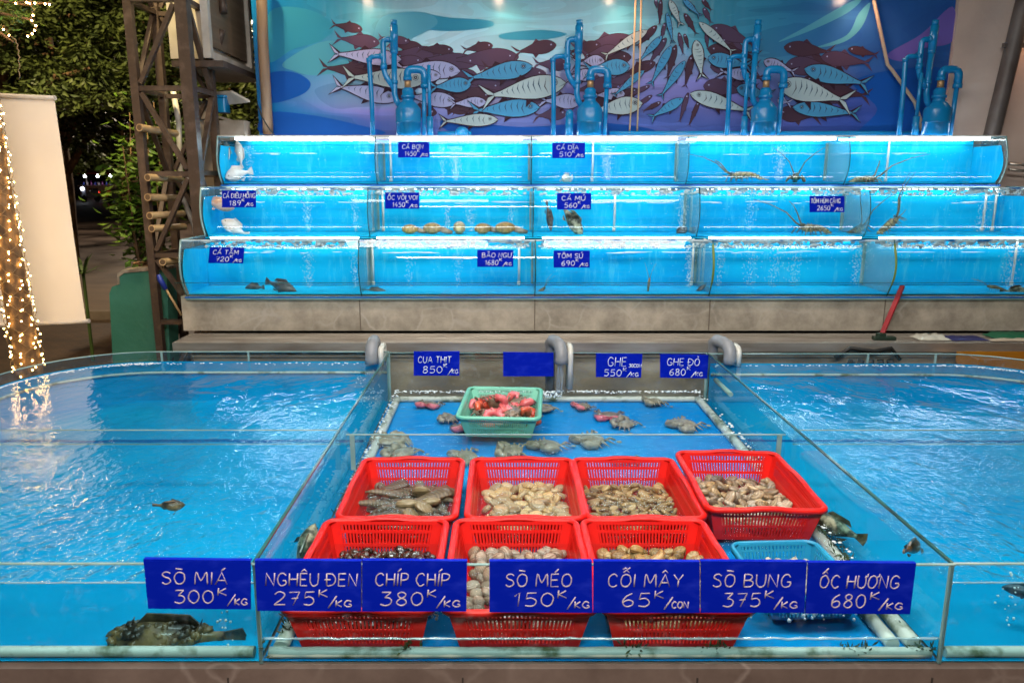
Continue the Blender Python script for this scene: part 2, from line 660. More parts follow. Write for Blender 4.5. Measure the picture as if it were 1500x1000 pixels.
wall = MB()
wall.box(((XL_M + XR_M) / 2, WY + .04, (ZT + ZB) / 2), (XR_M - XL_M, .08, ZT - ZB))
mural_mats = [mural_mat(),
              mat('print_ink', (.028, .014, .026), .6, spec=.1),                     # 1 outline
              mat('print_brown', (.055, .030, .050), .6, spec=.1),                   # 2 dark fish
              mat('print_pale', (.31, .42, .46), .6, spec=.1),                       # 3 pale fish
              mat('print_blue', (.05, .24, .45), .6, spec=.1),                      # 4 blue fish
              mat('print_lavender', (.28, .32, .55), .6, spec=.1),                   # 5 lavender fish
              mat('print_plum', (.068, .044, .088), .6, spec=.1),                     # 6 plum fish
              mat('print_shade', (.03, .065, .11), .6, spec=.1),                      # 7 stripes
              mat('print_teal', (.025, .22, .36), .6, spec=.1),                       # 8 waves
              mat('print_aqua', (.06, .27, .40), .6, spec=.1),                      # 9
              mat('print_violet', (.13, .10, .40), .6, spec=.1),                     # 10
              mat('print_navy', (.006, .075, .36), .6, spec=.1)]                     # 11
ATY = WY
def wp(px, py, lay):
    p = at(px, py, WY)
    return Vector((p.x, WY - lay, p.z))

BODY = [(0, .04), (.04, .34), (.1, .6), (.2, .86), (.32, 1), (.45, .98), (.6, .8), (.75, .53), (.88, .28), (1, .13)]
def prof(t):
    for (a, wa), (b_, wb) in zip(BODY, BODY[1:]):
        if t <= b_:
            k = (t - a) / (b_ - a)
            return wa + (wb - wa) * k
    return BODY[-1][1]

def poly2(pts, lay, mi):
    """flat print shape: photo-pixel outline on the wall"""
    q = [wp(x, y, lay) for x, y in pts]
    a = sum(q[i].x * q[(i + 1) % len(q)].z - q[(i + 1) % len(q)].x * q[i].z for i in range(len(q)))
    if a < 0:
        q.reverse()
    wall.add(q, [tuple(range(len(q)))], mi)

FISH_N = [0]
def fish(nx, ny, tx, ty, h, style, bend=0):
    """nose pixel, tail-root pixel, half height in pixels"""
    i = FISH_N[0]
    FISH_N[0] += 1
    L = sqrt((tx - nx) ** 2 + (ty - ny) ** 2)
    ux, uy = (tx - nx) / L, (ty - ny) / L
    vx, vy = -uy, ux
    if vy > 0:
        vx, vy = -vx, -vy        # v points to the fish's back (up)
    if abs(vy) < .35 and vx < 0 and style == 'thin':
        vx, vy = -vx, -vy
    lv = {'dark': 0, 'lav': 1, 'blue': 2, 'pale': 3}.get(style, 2)
    base = .0018 + lv * .0062 + i * .0000413
    def P(t, w):
        c = bend * sin(pi * t)
        return (nx + ux * L * t + vx * (w * h + c), ny + uy * L * t + vy * (w * h + c))
    ts = [k / 18 for k in range(19)]
    def strip(grow, lay, mi, t0=0, t1=1):
        q = []
        for t in ts:
            tt = t0 + (t1 - t0) * t
            w = prof(tt) + grow / h
            q.append((tt, w))
        vsx = []
        for tt, w in q:
            vsx.append(wp(*P(tt, w), lay))
            vsx.append(wp(*P(tt, -w * .92), lay))
        fs = [(2 * k, 2 * k + 1, 2 * k + 3, 2 * k + 2) for k in range(len(q) - 1)]
        wall.add(vsx, fs, mi)
    col = {'dark': (2, 6)[i % 2], 'pale': 3, 'blue': 4, 'lav': 5}[style]
    tl = h * 1.25
    # tail fin
    def tail(g, lay, mi):
        for sgn in (1, -1):
            a = P(1 - .02, .10 * sgn)
            e = P(1.0, 0)
            tip = (e[0] + ux * (tl + g) + vx * sgn * (h * 1.15 + g), e[1] + uy * (tl + g) + vy * sgn * (h * 1.15 + g))
            mid = (e[0] + ux * (tl * .45) + vx * sgn * (h * .12 - g * .5), e[1] + uy * (tl * .45) + vy * sgn * (h * .12 - g * .5))
            o1 = (e[0] - ux * g + vx * sgn * (h * .18 + g), e[1] - uy * g + vy * sgn * (h * .18 + g))
            o2 = (e[0] - ux * g - vx * sgn * (g * .3), e[1] - uy * g - vy * sgn * (g * .3))
            poly2([o2, o1, tip, mid], lay, mi)
    thick = 1.5 if h > 7 else .9
    if style == 'dark':
        strip(.8, base - .00002, 1)
        strip(0, base, col)
        tail(0, base, col)
        a, b_, c = P(.42, .93), P(.52, 1.45), P(.66, .7)
        poly2([a, b_, c], base - .0002, col)
        a, b_, c = P(.5, -.85), P(.62, -1.35), P(.68, -.6)
        poly2([a, b_, c], base - .0002, col)
        ex, ey = P(.14, .18)
        poly2([(ex + 1.1 * cos(k * pi / 4), ey + 1.1 * sin(k * pi / 4)) for k in range(8)], base + .0006, 5)
        return
    tail(thick, base - .0003, 1)
    tail(-thick * .5, base + .0003, col)
    strip(thick, base, 1)
    a, b_, c = P(.5, .92), P(.6, 1.35), P(.7, .62)
    poly2([a, b_, c], base - .0002, 1)
    a, b_, c = P(.45, -.88), P(.60, -1.5), P(.57, -.75)
    poly2([a, b_, c], base - .0002, 1)
    strip(0, base + .0006, col)
    # stripes
    ns = max(5, int(L / 13))
    for k in range(ns):
        t = .34 + .6 * k / ns
        w = prof(t)
        c0 = P(t, w * .88)
        c1 = P(t + .025, w * .3)
        c2 = P(t + .005, -w * .45)
        wd = max(.8, L * .015) * (1 - .4 * k / ns)
        poly2([c0, (c1[0] + ux * wd, c1[1] + uy * wd), c2, (c1[0] - ux * wd * .3, c1[1] - uy * wd * .3)], base + .0010, 7)
    if h > 7:
        # gill line, eye, mouth
        g0, g1, g2 = P(.25, .75), P(.30, 0), P(.25, -.75)
        g3 = P(.285, 0)
        poly2([g0, g1, g2, g3], base + .0010, 1)
        ex, ey = P(.15, .2)
        for r_, mi, dl in ((h * .30, 1, .0012), (h * .25, col, .0014), (h * .17, 1, .0016), (h * .06, 3, .0018)):
            poly2([(ex + r_ * cos(k * pi / 6), ey + r_ * sin(k * pi / 6)) for k in range(12)], base + dl, mi)
        m0, m1, m2 = P(.0, -.02), P(.11, -.28), P(.02, -.12)
        poly2([m0, m1, m2], base + .0012, 1)
    else:
        ex, ey = P(.1, .2)
        poly2([(ex + 1.0 * cos(k * pi / 4), ey + 1.0 * sin(k * pi / 4)) for k in range(8)], base + .0012, 1)

BLOB_N = [0]
def blobshape(pts, mi, lay):
    """smooth closed wave shape through a few pixel points"""
    BLOB_N[0] += 1
    lay = .0003 + BLOB_N[0] * .00009
    n = len(pts)
    q = []
    for i in range(n):
        p0, p1, p2, p3 = (pts[(i + k - 1) % n] for k in range(4))
        for s_ in range(6):
            t = s_ / 6
            q.append(tuple(.5 * (2 * b + (c - a) * t + (2 * a - 5 * b + 4 * c - d) * t * t + (3 * b - a - 3 * c + d) * t ** 3)
                           for a, b, c, d in zip(p0, p1, p2, p3)))
    poly2(q, lay, mi)

# background waves
blobshape([(395, 18), (450, 14), (490, 38), (470, 60), (430, 72), (392, 90)], 8, .0003)
blobshape([(415, 92), (470, 62), (520, 66), (560, 90), (470, 110), (430, 104)], 9, .0005)
blobshape([(392, 110), (430, 106), (455, 122), (440, 140), (392, 150)], 11, .0004)
blobshape([(392, 166), (450, 168), (520, 182), (560, 197), (392, 199)], 11, .0005)
blobshape([(610, 20), (660, 26), (715, 30), (718, 40), (660, 46), (610, 40)], 8, .0003)
blobshape([(560, 25), (620, 18), (640, 36), (590, 62), (550, 66)], 9, .0003)
blobshape([(735, 50), (790, 44), (830, 50), (800, 58), (740, 58)], 8, .0003)
blobshape([(650, 175), (760, 186), (880, 180), (960, 192), (860, 198), (680, 198)], 11, .0004)
blobshape([(1140, 62), (1190, 44), (1240, 20), (1262, 0), (1240, 6), (1180, 40)], 9, .0004)
blobshape([(1195, 70), (1240, 52), (1258, 20), (1275, 5), (1262, 40), (1236, 62)], 9, .0004)
blobshape([(1300, 80), (1350, 50), (1395, 10), (1396, 60), (1350, 72), (1325, 90)], 10, .0003)
blobshape([(1250, 120), (1330, 100), (1392, 110), (1385, 200), (1260, 200), (1285, 160)], 11, .0003)

for f_ in [
    # left school, swimming right: nose, tail root, half height
    (531, 44, 492, 37, 7, 'dark'), (556, 64, 500, 57, 10, 'dark'), (620, 72, 575, 64, 8, 'dark'), (645, 80, 580, 78, 11, 'dark'),
    (560, 108, 480, 100, 12, 'dark'), (700, 92, 620, 88, 12, 'dark'), (722, 67, 684, 73, 7, 'dark'), (760, 84, 668, 88, 14, 'dark'),
    (815, 66, 762, 76, 10, 'dark'), (740, 128, 640, 132, 16, 'dark'), (690, 160, 640, 150, 12, 'dark'), (770, 120, 690, 122, 14, 'dark'),
    (720, 142, 660, 138, 12, 'dark'), (800, 108, 730, 112, 10, 'dark'),
    (588, 88, 497, 80, 12, 'lav'), (674, 105, 590, 100, 13, 'lav'), (668, 150, 604, 142, 11, 'lav'), (582, 146, 500, 128, 12, 'lav'),
    (690, 124, 640, 128, 11, 'blue'), (780, 98, 694, 114, 13, 'blue'), (790, 158, 702, 162, 13, 'blue'), (850, 150, 800, 148, 11, 'lav'),
    (625, 118, 520, 114, 15, 'pale'), (828, 122, 724, 140, 17, 'pale'), (729, 176, 655, 178, 9, 'pale'),
    # centre school behind the second filter
    (930, 58, 850, 72, 13, 'dark'), (925, 84, 850, 90, 12, 'dark'), (906, 122, 850, 132, 13, 'dark'), (900, 148, 850, 150, 12, 'dark'),
    (885, 90, 850, 94, 10, 'lav'), (922, 98, 868, 102, 12, 'blue'), (940, 152, 874, 162, 13, 'pale'),
    # more dark bodies filling the shoals
    (588, 100, 520, 98, 9, 'dark'), (640, 118, 585, 122, 10, 'dark'), (610, 138, 550, 134, 10, 'dark'), (700, 112, 650, 110, 10, 'dark'), (770, 104, 716, 100, 10, 'dark'),
    (800, 140, 745, 148, 12, 'dark'), (716, 158, 672, 160, 9, 'dark'), (832, 96, 790, 94, 9, 'dark'), (640, 166, 590, 160, 9, 'dark'), (830, 166, 790, 170, 9, 'dark'),
    (880, 66, 838, 76, 9, 'dark'), (906, 72, 862, 80, 9, 'dark'), (960, 92, 915, 110, 8, 'dark'), (930, 112, 890, 122, 8, 'dark'), (935, 132, 900, 146, 7, 'dark'),
    (1054, 58, 1096, 78, 9, 'dark'), (1070, 108, 1112, 114, 10, 'dark'), (1060, 124, 1100, 130, 9, 'dark'), (1168, 88, 1222, 94, 10, 'dark'), (1160, 142, 1226, 150, 11, 'dark'), (1176, 116, 1240, 128, 10, 'dark'),
    (620, 90, 566, 92, 9, 'dark'), (664, 74, 618, 72, 7, 'dark'), (600, 62, 560, 56, 6, 'dark'),
    (646, 112, 596, 112, 9, 'lav'), (712, 150, 668, 152, 8, 'lav'), (868, 110, 838, 112, 9, 'lav'), (915, 138, 876, 140, 9, 'lav'), (1098, 112, 1060, 106, 9, 'lav'),
    # right school, swimming left
    (1040, 40, 1100, 64, 11, 'dark'), (1036, 72, 1100, 84, 12, 'dark'), (1030, 126, 1085, 134, 13, 'dark'), (1148, 70, 1210, 76, 11, 'dark'),
    (1202, 84, 1266, 92, 11, 'dark'), (1242, 72, 1280, 80, 6, 'dark'), (1150, 96, 1215, 100, 14, 'dark'), (1195, 128, 1262, 140, 12, 'dark'),
    (1040, 98, 1100, 100, 12, 'dark'), (1140, 166, 1190, 170, 12, 'dark'),
    (1036, 86, 1090, 96, 11, 'blue'), (1078, 130, 1120, 140, 10, 'blue'), (1118, 90, 1158, 104, 8, 'lav'), (1138, 146, 1152, 150, 7, 'lav'),
    (1177, 102, 1259, 122, 13, 'blue'), (1160, 158, 1246, 166, 11, 'blue'),
    (1010, 138, 1090, 162, 11, 'pale'), (1138, 124, 1228, 146, 17, 'pale'),
    # the column turning upward in the middle
    (947, 46, 890, 80, 7, 'pale'), (1023, 34, 1068, 74, 6, 'pale'), (1018, 60, 1026, 108, 8, 'pale'), (1000, 145, 958, 170, 7, 'blue'),
    (969, 54, 938, 88, 5, 'blue'), (983, 68, 955, 120, 6, 'blue'), (1003, 90, 970, 138, 6, 'blue'), (943, 104, 902, 138, 5, 'blue'),
    (976, 20, 984, 60, 3.5, 'blue'), (980, 2, 994, 34, 5, 'pale'), (1000, 0, 1022, 22, 4, 'blue'),
    (962, 38, 936, 66, 5, 'dark'), (976, 56, 952, 92, 5, 'dark'), (990, 66, 978, 112, 5, 'dark'), (974, 34, 968, 60, 2.6, 'dark'),
    (1002, 20, 1018, 48, 4, 'dark'), (1030, 12, 1040, 32, 3.6, 'dark'), (1028, 0, 1040, 14, 3, 'dark'), (994, 48, 1000, 78, 3.2, 'dark'),
    (1002, 50, 1008, 70, 2.6, 'dark'), (1034, 48, 1036, 70, 2.6, 'dark'), (968, 0, 966, 34, 3, 'dark'), (960, 0, 962, 12, 2.2, 'dark'),
    (1014, 80, 1004, 124, 5, 'dark'), (1008, 136, 996, 176, 3.2, 'dark'), (1024, 148, 1010, 182, 3, 'dark'), (952, 126, 918, 142, 3, 'dark'),
    (968, 150, 944, 162, 3, 'dark'), (955, 140, 930, 158, 3, 'dark'),
]:
    fish(*f_)
tag(wall.build('mural_wall', mural_mats), 'blue and purple wall printed with shoals of striped fish behind the tanks', 'wall')

# lamp heads over the print, just above the picture
for i, sx in enumerate((-1.00, -.02, .80, 2.52, 3.75)):
    sp_ = thing('spot_lamp', 'small warm spot lamp over the top edge of the mural wall', 'lamp', (sx, 5.70, 2.88), group='spot lamps over the mural wall')
    b = MB(); b.lathe([(.02, .10), (.045, .09), (.055, .0), (.05, -.002)], (0, 0, .01), 14); b.tube([(0, 0, .1), (0, .1, .16), (0, .2, .16)], .01, 6); b.build('lamp_shade', M['dark_metal'], sp_)
    b = MB(); b.ball((0, 0, .012), .034, 12, 8); b.build('bulb', emis('spot_bulb', (1, .66, .42), 60) if i == 0 else bpy.data.materials['spot_bulb'], sp_)
# plain wall to the right with a grey drain pipe
cw = MB()
cw.box((XR_M + .006 + 2.2, WY + .03, 1.75), (4.4, .12, 3.5))
tag(cw.build('plaster_wall', M['concrete_wall']), 'bare pinkish grey plaster wall right of the fish mural', 'wall')
dp = MB()
a, b_ = at(1496, 20, 5.78), at(1452, 202, 5.78)
dp.tube([a + (a - b_) * .6, a, b_, b_ + (b_ - a) * 1.2], .055, 12)
for k in (.25, 1.2):
    p = a + (b_ - a) * k
    dp.box(p, (.15, .03, .03))
tag(dp.build('drain_pipe', mat('dark_pipe', (.12, .105, .10), .5, 0, (.075, .06, .055), 6)), 'slanting dark grey drain pipe on the plaster wall', 'pipe')
cd = MB()
cd.tube([at(1276, -40, 5.84), at(1281, 5, 5.84), at(1300, 95, 5.83), at(1306, 102, 5.83), at(1340, 150, 5.83), at(1348, 176, 5.83), at(1352, 205, 5.83)], .013, 8)
tag(cd.build('conduit', mat('tan_conduit', (.42, .33, .24), .5)), 'tan cable conduit kinked over the right part of the mural', 'conduit')
for i, (x0, x1) in enumerate(((932, 922), (940, 933))):
    c_ = MB()
    c_.tube([at(x0, -30, 5.80), at((x0 + x1) / 2 + 1, 90, 5.80), at(x1, 198, 5.80)], .006, 6)
    tag(c_.build('hanging_cord', mat('yellow_cord', (.50, .36, .20), .6)),
        ('left one of two yellow cords hanging before the mural', 'right one of two yellow cords hanging before the mural')[i], 'cord', 'cords hanging in front of the mural')
pl = MB()
pl.tube([at(382, -40, 5.78), at(385, 60, 5.78), at(393, 197, 5.83)], .038, 12)
tag(pl.build('wooden_pole', M['wood_pole']), 'round wooden pole at the left end of the mural', 'pole')
cb = MB()
cb.tube([at(376, 150, 5.72), at(384, 172, 5.72), at(395, 190, 5.72), at(406, 203, 5.72)], .005, 6)
tag(cb.build('cable', M['rubber']), 'thin black cable sagging beside the wooden pole', 'cable')

# ================================================================== steel lattice tower with bamboo rods
TX0, TX1, TY0, TY1 = -2.375, -2.03, 5.20, 5.60
tower = thing('lattice_tower', 'dark steel lattice tower standing left of the stepped tanks', 'tower', (TX0, TY0, 0))
def tpart(name, mb, m=None):
    o = mb.build(name, m or M['dark_metal'], tower)
    o.matrix_parent_inverse = Matrix.Translation((-TX0, -TY0, 0))
    return o
for x, y, w in ((TX0, TY0, .05), (TX1, TY0, .075), (TX0, TY1, .05), (TX1, TY1, .05)):
    b = MB()
    b.box((x, y, 2.0), (w, w, 4.0))
    tpart('leg', b)
def bar(p, q, w=.035):
    b = MB()
    p, q = Vector(p), Vector(q)
    d = q - p
    R = d.to_track_quat('Z', 'Y').to_matrix()
    b.box((p + q) / 2, (w, w * .8, d.length), 0, R=R)
    return b
zs = [.16, .62, 1.08, 1.62, 2.16, 2.70, 3.3]
for i, z in enumerate(zs):
    if i != 2 or True:
        tpart('rail', bar((TX0 + .026, TY0, z), (TX1 - .04, TY0, z), .04))
        tpart('rail', bar((TX1, TY0 + .04, z + .005), (TX1, TY1 - .027, z + .005), .04))
        tpart('rail', bar((TX0 + .026, TY1, z - .01), (TX1 - .026, TY1, z - .01), .035))
        tpart('rail', bar((TX0, TY0 + .027, z - .005), (TX0, TY1 - .027, z - .005), .035))
for i in range(6):
    z0, z1 = zs[i] + .03, zs[i + 1] - .03
    if i % 2 == 0:
        tpart('brace', bar((TX0 + .04, TY0 - .012, z0), (TX1 - .05, TY0 - .012, z1)))
        tpart('brace', bar((TX1 + .01, TY0 + .05, z1), (TX1 + .01, TY1 - .04, z0)))
        tpart('brace', bar((TX0 + .04, TY1, z1), (TX1 - .04, TY1, z0), .03))
        tpart('brace', bar((TX0 - .005, TY0 + .05, z0), (TX0 - .005, TY1 - .04, z1), .03))
    else:
        tpart('brace', bar((TX0 - .005, TY0 + .05, z1), (TX0 - .005, TY1 - .04, z0), .03))
        tpart('brace', bar((TX1 - .05, TY0 - .012, z0), (TX0 + .04, TY0 - .012, z1)))
        tpart('brace', bar((TX1 + .01, TY0 + .05, z0), (TX1 + .01, TY1 - .04, z1)))
        tpart('brace', bar((TX0 + .04, TY1, z0), (TX1 - .04, TY1, z1), .03))
for i, (px, py, px2, py2) in enumerate(((204, 187, 258, 196), (216, 260, 264, 262), (216, 289, 262, 290), (219, 316, 268, 313), (222, 335, 270, 332), (238, 384, 272, 380))):
    b = MB()
    p, q = at(px, py, 5.10), at(px2, py2, 5.46)
    d = (q - p).normalized()
    n_ = 14
    b.tube([p, p + d * .18, p + d * .185, p + d * .19, q], [.024, .023, .026, .023, .023], n_, 0, True, False)
    b.tube([p + d * .001, p + d * .05], [.0185, .0185], n_, 1, True, True)
    # the cut ring at the open end
    x = d.cross(Vector((0, 0, 1))).normalized()
    y = d.cross(x)
    vs_ = []
    for r_ in (.024, .0185):
        for k in range(n_):
            an = 2 * pi * k / n_
            vs_.append(p + x * cos(an) * r_ + y * sin(an) * r_)
    b.add(vs_, [(k, (k + 1) % n_, n_ + (k + 1) % n_, n_ + k) for k in range(n_)], 0)
    tag(b.build('bamboo_rod', [M['bamboo'], M['bamboo_in']]),
        ('topmost bamboo rod sticking out of the steel tower', 'second bamboo rod from the top of the steel tower', 'third bamboo rod from the top of the tower',
         'third bamboo rod from the bottom of the tower', 'second bamboo rod from the bottom of the tower', 'lowest bamboo rod, above the green block')[i], 'bamboo rod', 'bamboo rods tied through the tower')

# things behind the tower
sb = thing('sign_box', 'big shutter fronted sign box seen from below, top left of the mural', 'sign box', (-1.96, 5.4, 2.38))
def wpart(root, name, mb, mats):
    o = mb.build(name, mats, root)
    o.matrix_parent_inverse = Matrix.Translation(-Vector(root.location))
    return o
b = MB(); b.box((-2.12, 5.88, 2.93), (.24, .84, 1.1)); wpart(sb, 'cabinet', b, M['cream'])
b = MB(); b.box((-1.985, 5.88, 2.95), (.02, .76, .96)); wpart(sb, 'shutter', b, M['shutter'])
b = MB()
b.box((-1.975, 5.44, 2.93), (.05, .05, 1.1)); b.box((-1.975, 6.31, 2.93), (.05, .05, 1.1)); b.box((-1.975, 5.88, 2.40), (.05, .82, .05))
wpart(sb, 'frame', b, M['white_metal'])
b = MB(); b.box((-2.05, 5.88, 2.345), (.35, .9, .04)); wpart(sb, 'bracket', b, M['dark_metal'])
hz = MB()
hz.tube([(-2.08 + .13 * cos(a), 5.72 + .02 * sin(a * 3), 2.72 + .26 * sin(a)) for a in [k * 2 * pi / 28 for k in range(27)]], .028, 8)
tag(hz.build('corrugated_hose', M['dark_metal']), 'loop of dark corrugated hose hanging on the sign box', 'hose')
b = MB(); b.add([at(300, 139, 5.9), at(340, 136, 5.75), at(366, 150, 5.75), at(318, 156, 5.9)], [(0, 1, 2, 3)])
b.prism([at(300, 139, 5.9), at(340, 136, 5.75), at(366, 150, 5.75), at(318, 156, 5.9)], (0, 0, .015))
tag(b.build('white_board', M['white_metal']), 'white plastic sheet lying as a small roof over a blue box', 'sheet')
b = MB(); p = at(324, 155, 5.82); b.rbox(p, (.10, .10, .105), .015); b.rbox(p + Vector((0, 0, .06)), (.115, .115, .02), .015)
tag(b.build('switch_box', M['filter_blue']), 'small blue plastic box under the white sheet', 'box')
b = MB(); p = at(342, 192, 5.75); b.box(p, (.20, .14, .14)); b.box(p + Vector((-.02, -.012, .075)), (.14, .13, .012), R=Matrix.Rotation(.3, 3, 'Y'))
tag(b.build('carton', mat('grey_carton', (.26, .21, .17), .8, 0, (.2, .16, .12), 6)), 'greyish carton behind the upper left tank', 'carton')
b = MB(); p0, p1 = at(300, 175, 5.68), at(310, 300, 5.68)
b.box(((p0.x + p1.x) / 2, 5.68, (p0.z + p1.z) / 2), (.075, .03, p0.z - p1.z))
b.box(((p0.x + p1.x) / 2, 5.66, p0.z + .06), (.09, .05, .12))
tag(b.build('cream_panel', M['cream']), 'narrow cream panel standing between tower and tanks', 'panel')
b = MB(); b.tube([at(253, 130, 5.66), at(262, 180, 5.66), at(263, 240, 5.66), at(268, 290, 5.66), at(284, 330, 5.66), at(290, 360, 5.66)], .02, 8)
tag(b.build('white_hose', M['white_metal']), 'whitish hose running down behind the tower', 'hose')

# green concrete block
gb = MB()
c0 = at(163, 460, 5.38)
pts = [(160, 515), (160, 430), (164, 420), (172, 417), (172, 402), (180, 397), (226, 392), (244, 393), (244, 515)]
poly = [at(x, y, 5.30) for x, y in pts]
for p in poly:
    if p.z < .55:
        p.z = 0
gb.prism(poly, (0, .16, 0), 0, 0)
pts2 = [(172, 417.5), (172, 401), (180, 396), (226, 391), (244, 392), (244, 396), (226, 396.5), (182, 400.5), (175, 406), (175, 417)]
gb.prism([at(x, y, 5.295) + Vector((0, -.004, .003)) for x, y in pts2], (0, .166, 0), 1)
tag(gb.build('concrete_block', [M['green_wall'], M['bare_concrete']]), 'green painted concrete block with chipped top edge below the tower', 'block')
lf = MB()
for k in range(26):
    c = at(random.uniform(196, 240), random.uniform(384, 394), 5.36)
    R = Matrix.Rotation(random.uniform(0, 6.3), 3, 'Z') @ Matrix.Rotation(random.uniform(-.6, .6), 3, 'X')
    a = random.uniform(.02, .035)
    lf.add([c + R @ Vector(q) for q in ((-a, 0, 0), (0, -a * .4, .004), (a, 0, 0), (0, a * .4, .004))], [(0, 1, 2, 3)])
tag(lf.build('fallen_leaves', mat('dry_leaves', (.26, .11, .03), .7, 0, (.12, .06, .025), 20)), 'dry orange leaves lying on the green block', 'leaves', kind='stuff')
br = thing('broom', 'blue headed broom stick leaning against the tower foot', 'broom', at(250, 430, 5.08))
b = MB(); b.tube([at(243, 423, 5.1), at(266, 462, 5.1)], .008, 8); wpart(br, 'stick', b, M['bamboo'])
b = MB(); b.tube([at(232, 402, 5.1), at(235, 410, 5.1), at(243, 424, 5.1)], [.012, .02, .016], 8); wpart(br, 'grip', b, mat('blue_grip', (.02, .04, .30), .4))

# ================================================================== banner, lit trunk
BY = 4.72
bn = thing('banner_screen', 'white cloth screen hanging behind the lit tree trunk', 'screen', (at(60, 470, BY).x, BY, 0))
tl, tr_, brr, bl = at(-190, 136, BY + .25), at(80, 147, BY), at(127, 470, BY), at(-150, 484, BY + .2)
b = MB()
nx_, nz_ = 16, 14
vs_ = []
for j in range(nz_ + 1):
    for i in range(nx_ + 1):
        s_, t = i / nx_, j / nz_
        p = (tl * (1 - s_) + tr_ * s_) * (1 - t) + (bl * (1 - s_) + brr * s_) * t
        p.y += .012 * sin(s_ * 9 + t * 3) * t
        vs_.append(p)
b.add(vs_, [(j * (nx_ + 1) + i, j * (nx_ + 1) + i + 1, (j + 1) * (nx_ + 1) + i + 1, (j + 1) * (nx_ + 1) + i) for j in range(nz_) for i in range(nx_)], 0, True)
wpart(bn, 'cloth', b, M['banner'])
b = MB(); b.tube([tl + Vector((0, 0, .02)), tr_ + Vector((.005, 0, .012))], .014, 10); wpart(bn, 'roller', b, M['white_metal'])
b = MB(); b.tube([bl, brr + Vector((.015, 0, 0))], .014, 8); wpart(bn, 'bottom_bar', b, M['white_metal'])

TKY = 4.30
def trunk_pt(py):
    k = (py - 190) / 360
    return at(-16 + 61 * k - 2 * sin(k * 3), py, TKY)
tk = thing('lit_tree', 'leaning tree trunk wound with warm string lights', 'tree', (trunk_pt(560).x, TKY, 0))
b = MB()
pts = [trunk_pt(y) for y in range(60, 640, 20)]
foot = pts[-1].copy(); foot.z = 0
pts.append(foot)
rs = [.060 + .012 * k / len(pts) + .006 * mnoise.noise(Vector((k * .7, 0, 0))) for k in range(len(pts))]
b.tube(pts, rs, 16)
wpart(tk, 'trunk', b, M['bark'])
# string lights: wire and bulbs
sl = thing('string_lights', 'warm string lights wound in close turns round the leaning trunk', 'string lights', (trunk_pt(540).x, TKY, .2))
wire_pts, bulbs = [], MB()
N = 900
for k in range(N):
    t = k / N
    y = 150 + 395 * t
    c = trunk_pt(y)
    an = t * 2 * pi * 37
    r_ = .072 + .012 * t + .005 * sin(k * 1.7)
    wire_pts.append(c + Vector((r_ * cos(an), r_ * sin(an), .02 * sin(an * .5 + k))))
b = MB(); b.tube(wire_pts, .0019, 5); wpart(sl, 'wire', b, M['wire'])
for k in range(0, N, 3):
    p = wire_pts[k] + Vector((random.uniform(-.006, .006), random.uniform(-.006, .006), random.uniform(-.012, .012)))
    bulbs.ball(p, .0037, 6, 4)
wpart(sl, 'bulbs', bulbs, M['bulb'])['kind'] = 'stuff'

sl2 = thing('fairy_lights', 'loose fairy lights dangling from the branch at upper left', 'fairy lights', at(20, 20, 4.0))
b, bulbs = MB(), MB()
strand = [(-20, 45), (5, 38), (14, 52), (24, 60), (28, 84), (28, 122)]
strand2 = [(-20, -5), (12, 4), (40, 2), (62, 4), (78, 6)]
strand3 = [(40, -20), (48, 18), (44, 30), (54, 42), (44, 50), (42, 54)]
for stx in (strand, strand2, strand3):
    q = []
    for (x0, y0), (x1, y1) in zip(stx, stx[1:]):
        for s_ in range(8):
            t = s_ / 8
            q.append(at(x0 + (x1 - x0) * t + 1.5 * sin(s_ * 2.1 + y0), y0 + (y1 - y0) * t, 4.0))
    b.tube(q, .003, 5)
    for k, p in enumerate(q):
        if stx is not strand or k < 20:
            if k % 5 == 0:
                bulbs.ball(p + Vector((random.uniform(-.01, .01), 0, -.006)), .0045, 6, 4)
wpart(sl2, 'wire', b, M['wire'])
wpart(sl2, 'bulbs', bulbs, M['bulb'])['kind'] = 'stuff'

# ================================================================== trees and plants behind
def leaf(mb, c, L, W, az, el, roll, mi=0):
    d = Vector((cos(az) * cos(el), sin(az) * cos(el), sin(el)))
    s_ = d.cross(Vector((0, 0, 1)))
    if s_.length < 1e-4:
        s_ = Vector((1, 0, 0))
    s_.normalize()
    s_ = Matrix.Rotation(roll, 3, d) @ s_
    n_ = s_.cross(d)
    mb.add([c, c + d * L * .5 + s_ * W - n_ * W * .3, c + d * L, c + d * L * .5 - s_ * W - n_ * W * .3], [(0, 1, 2), (0, 2, 3)], mi)

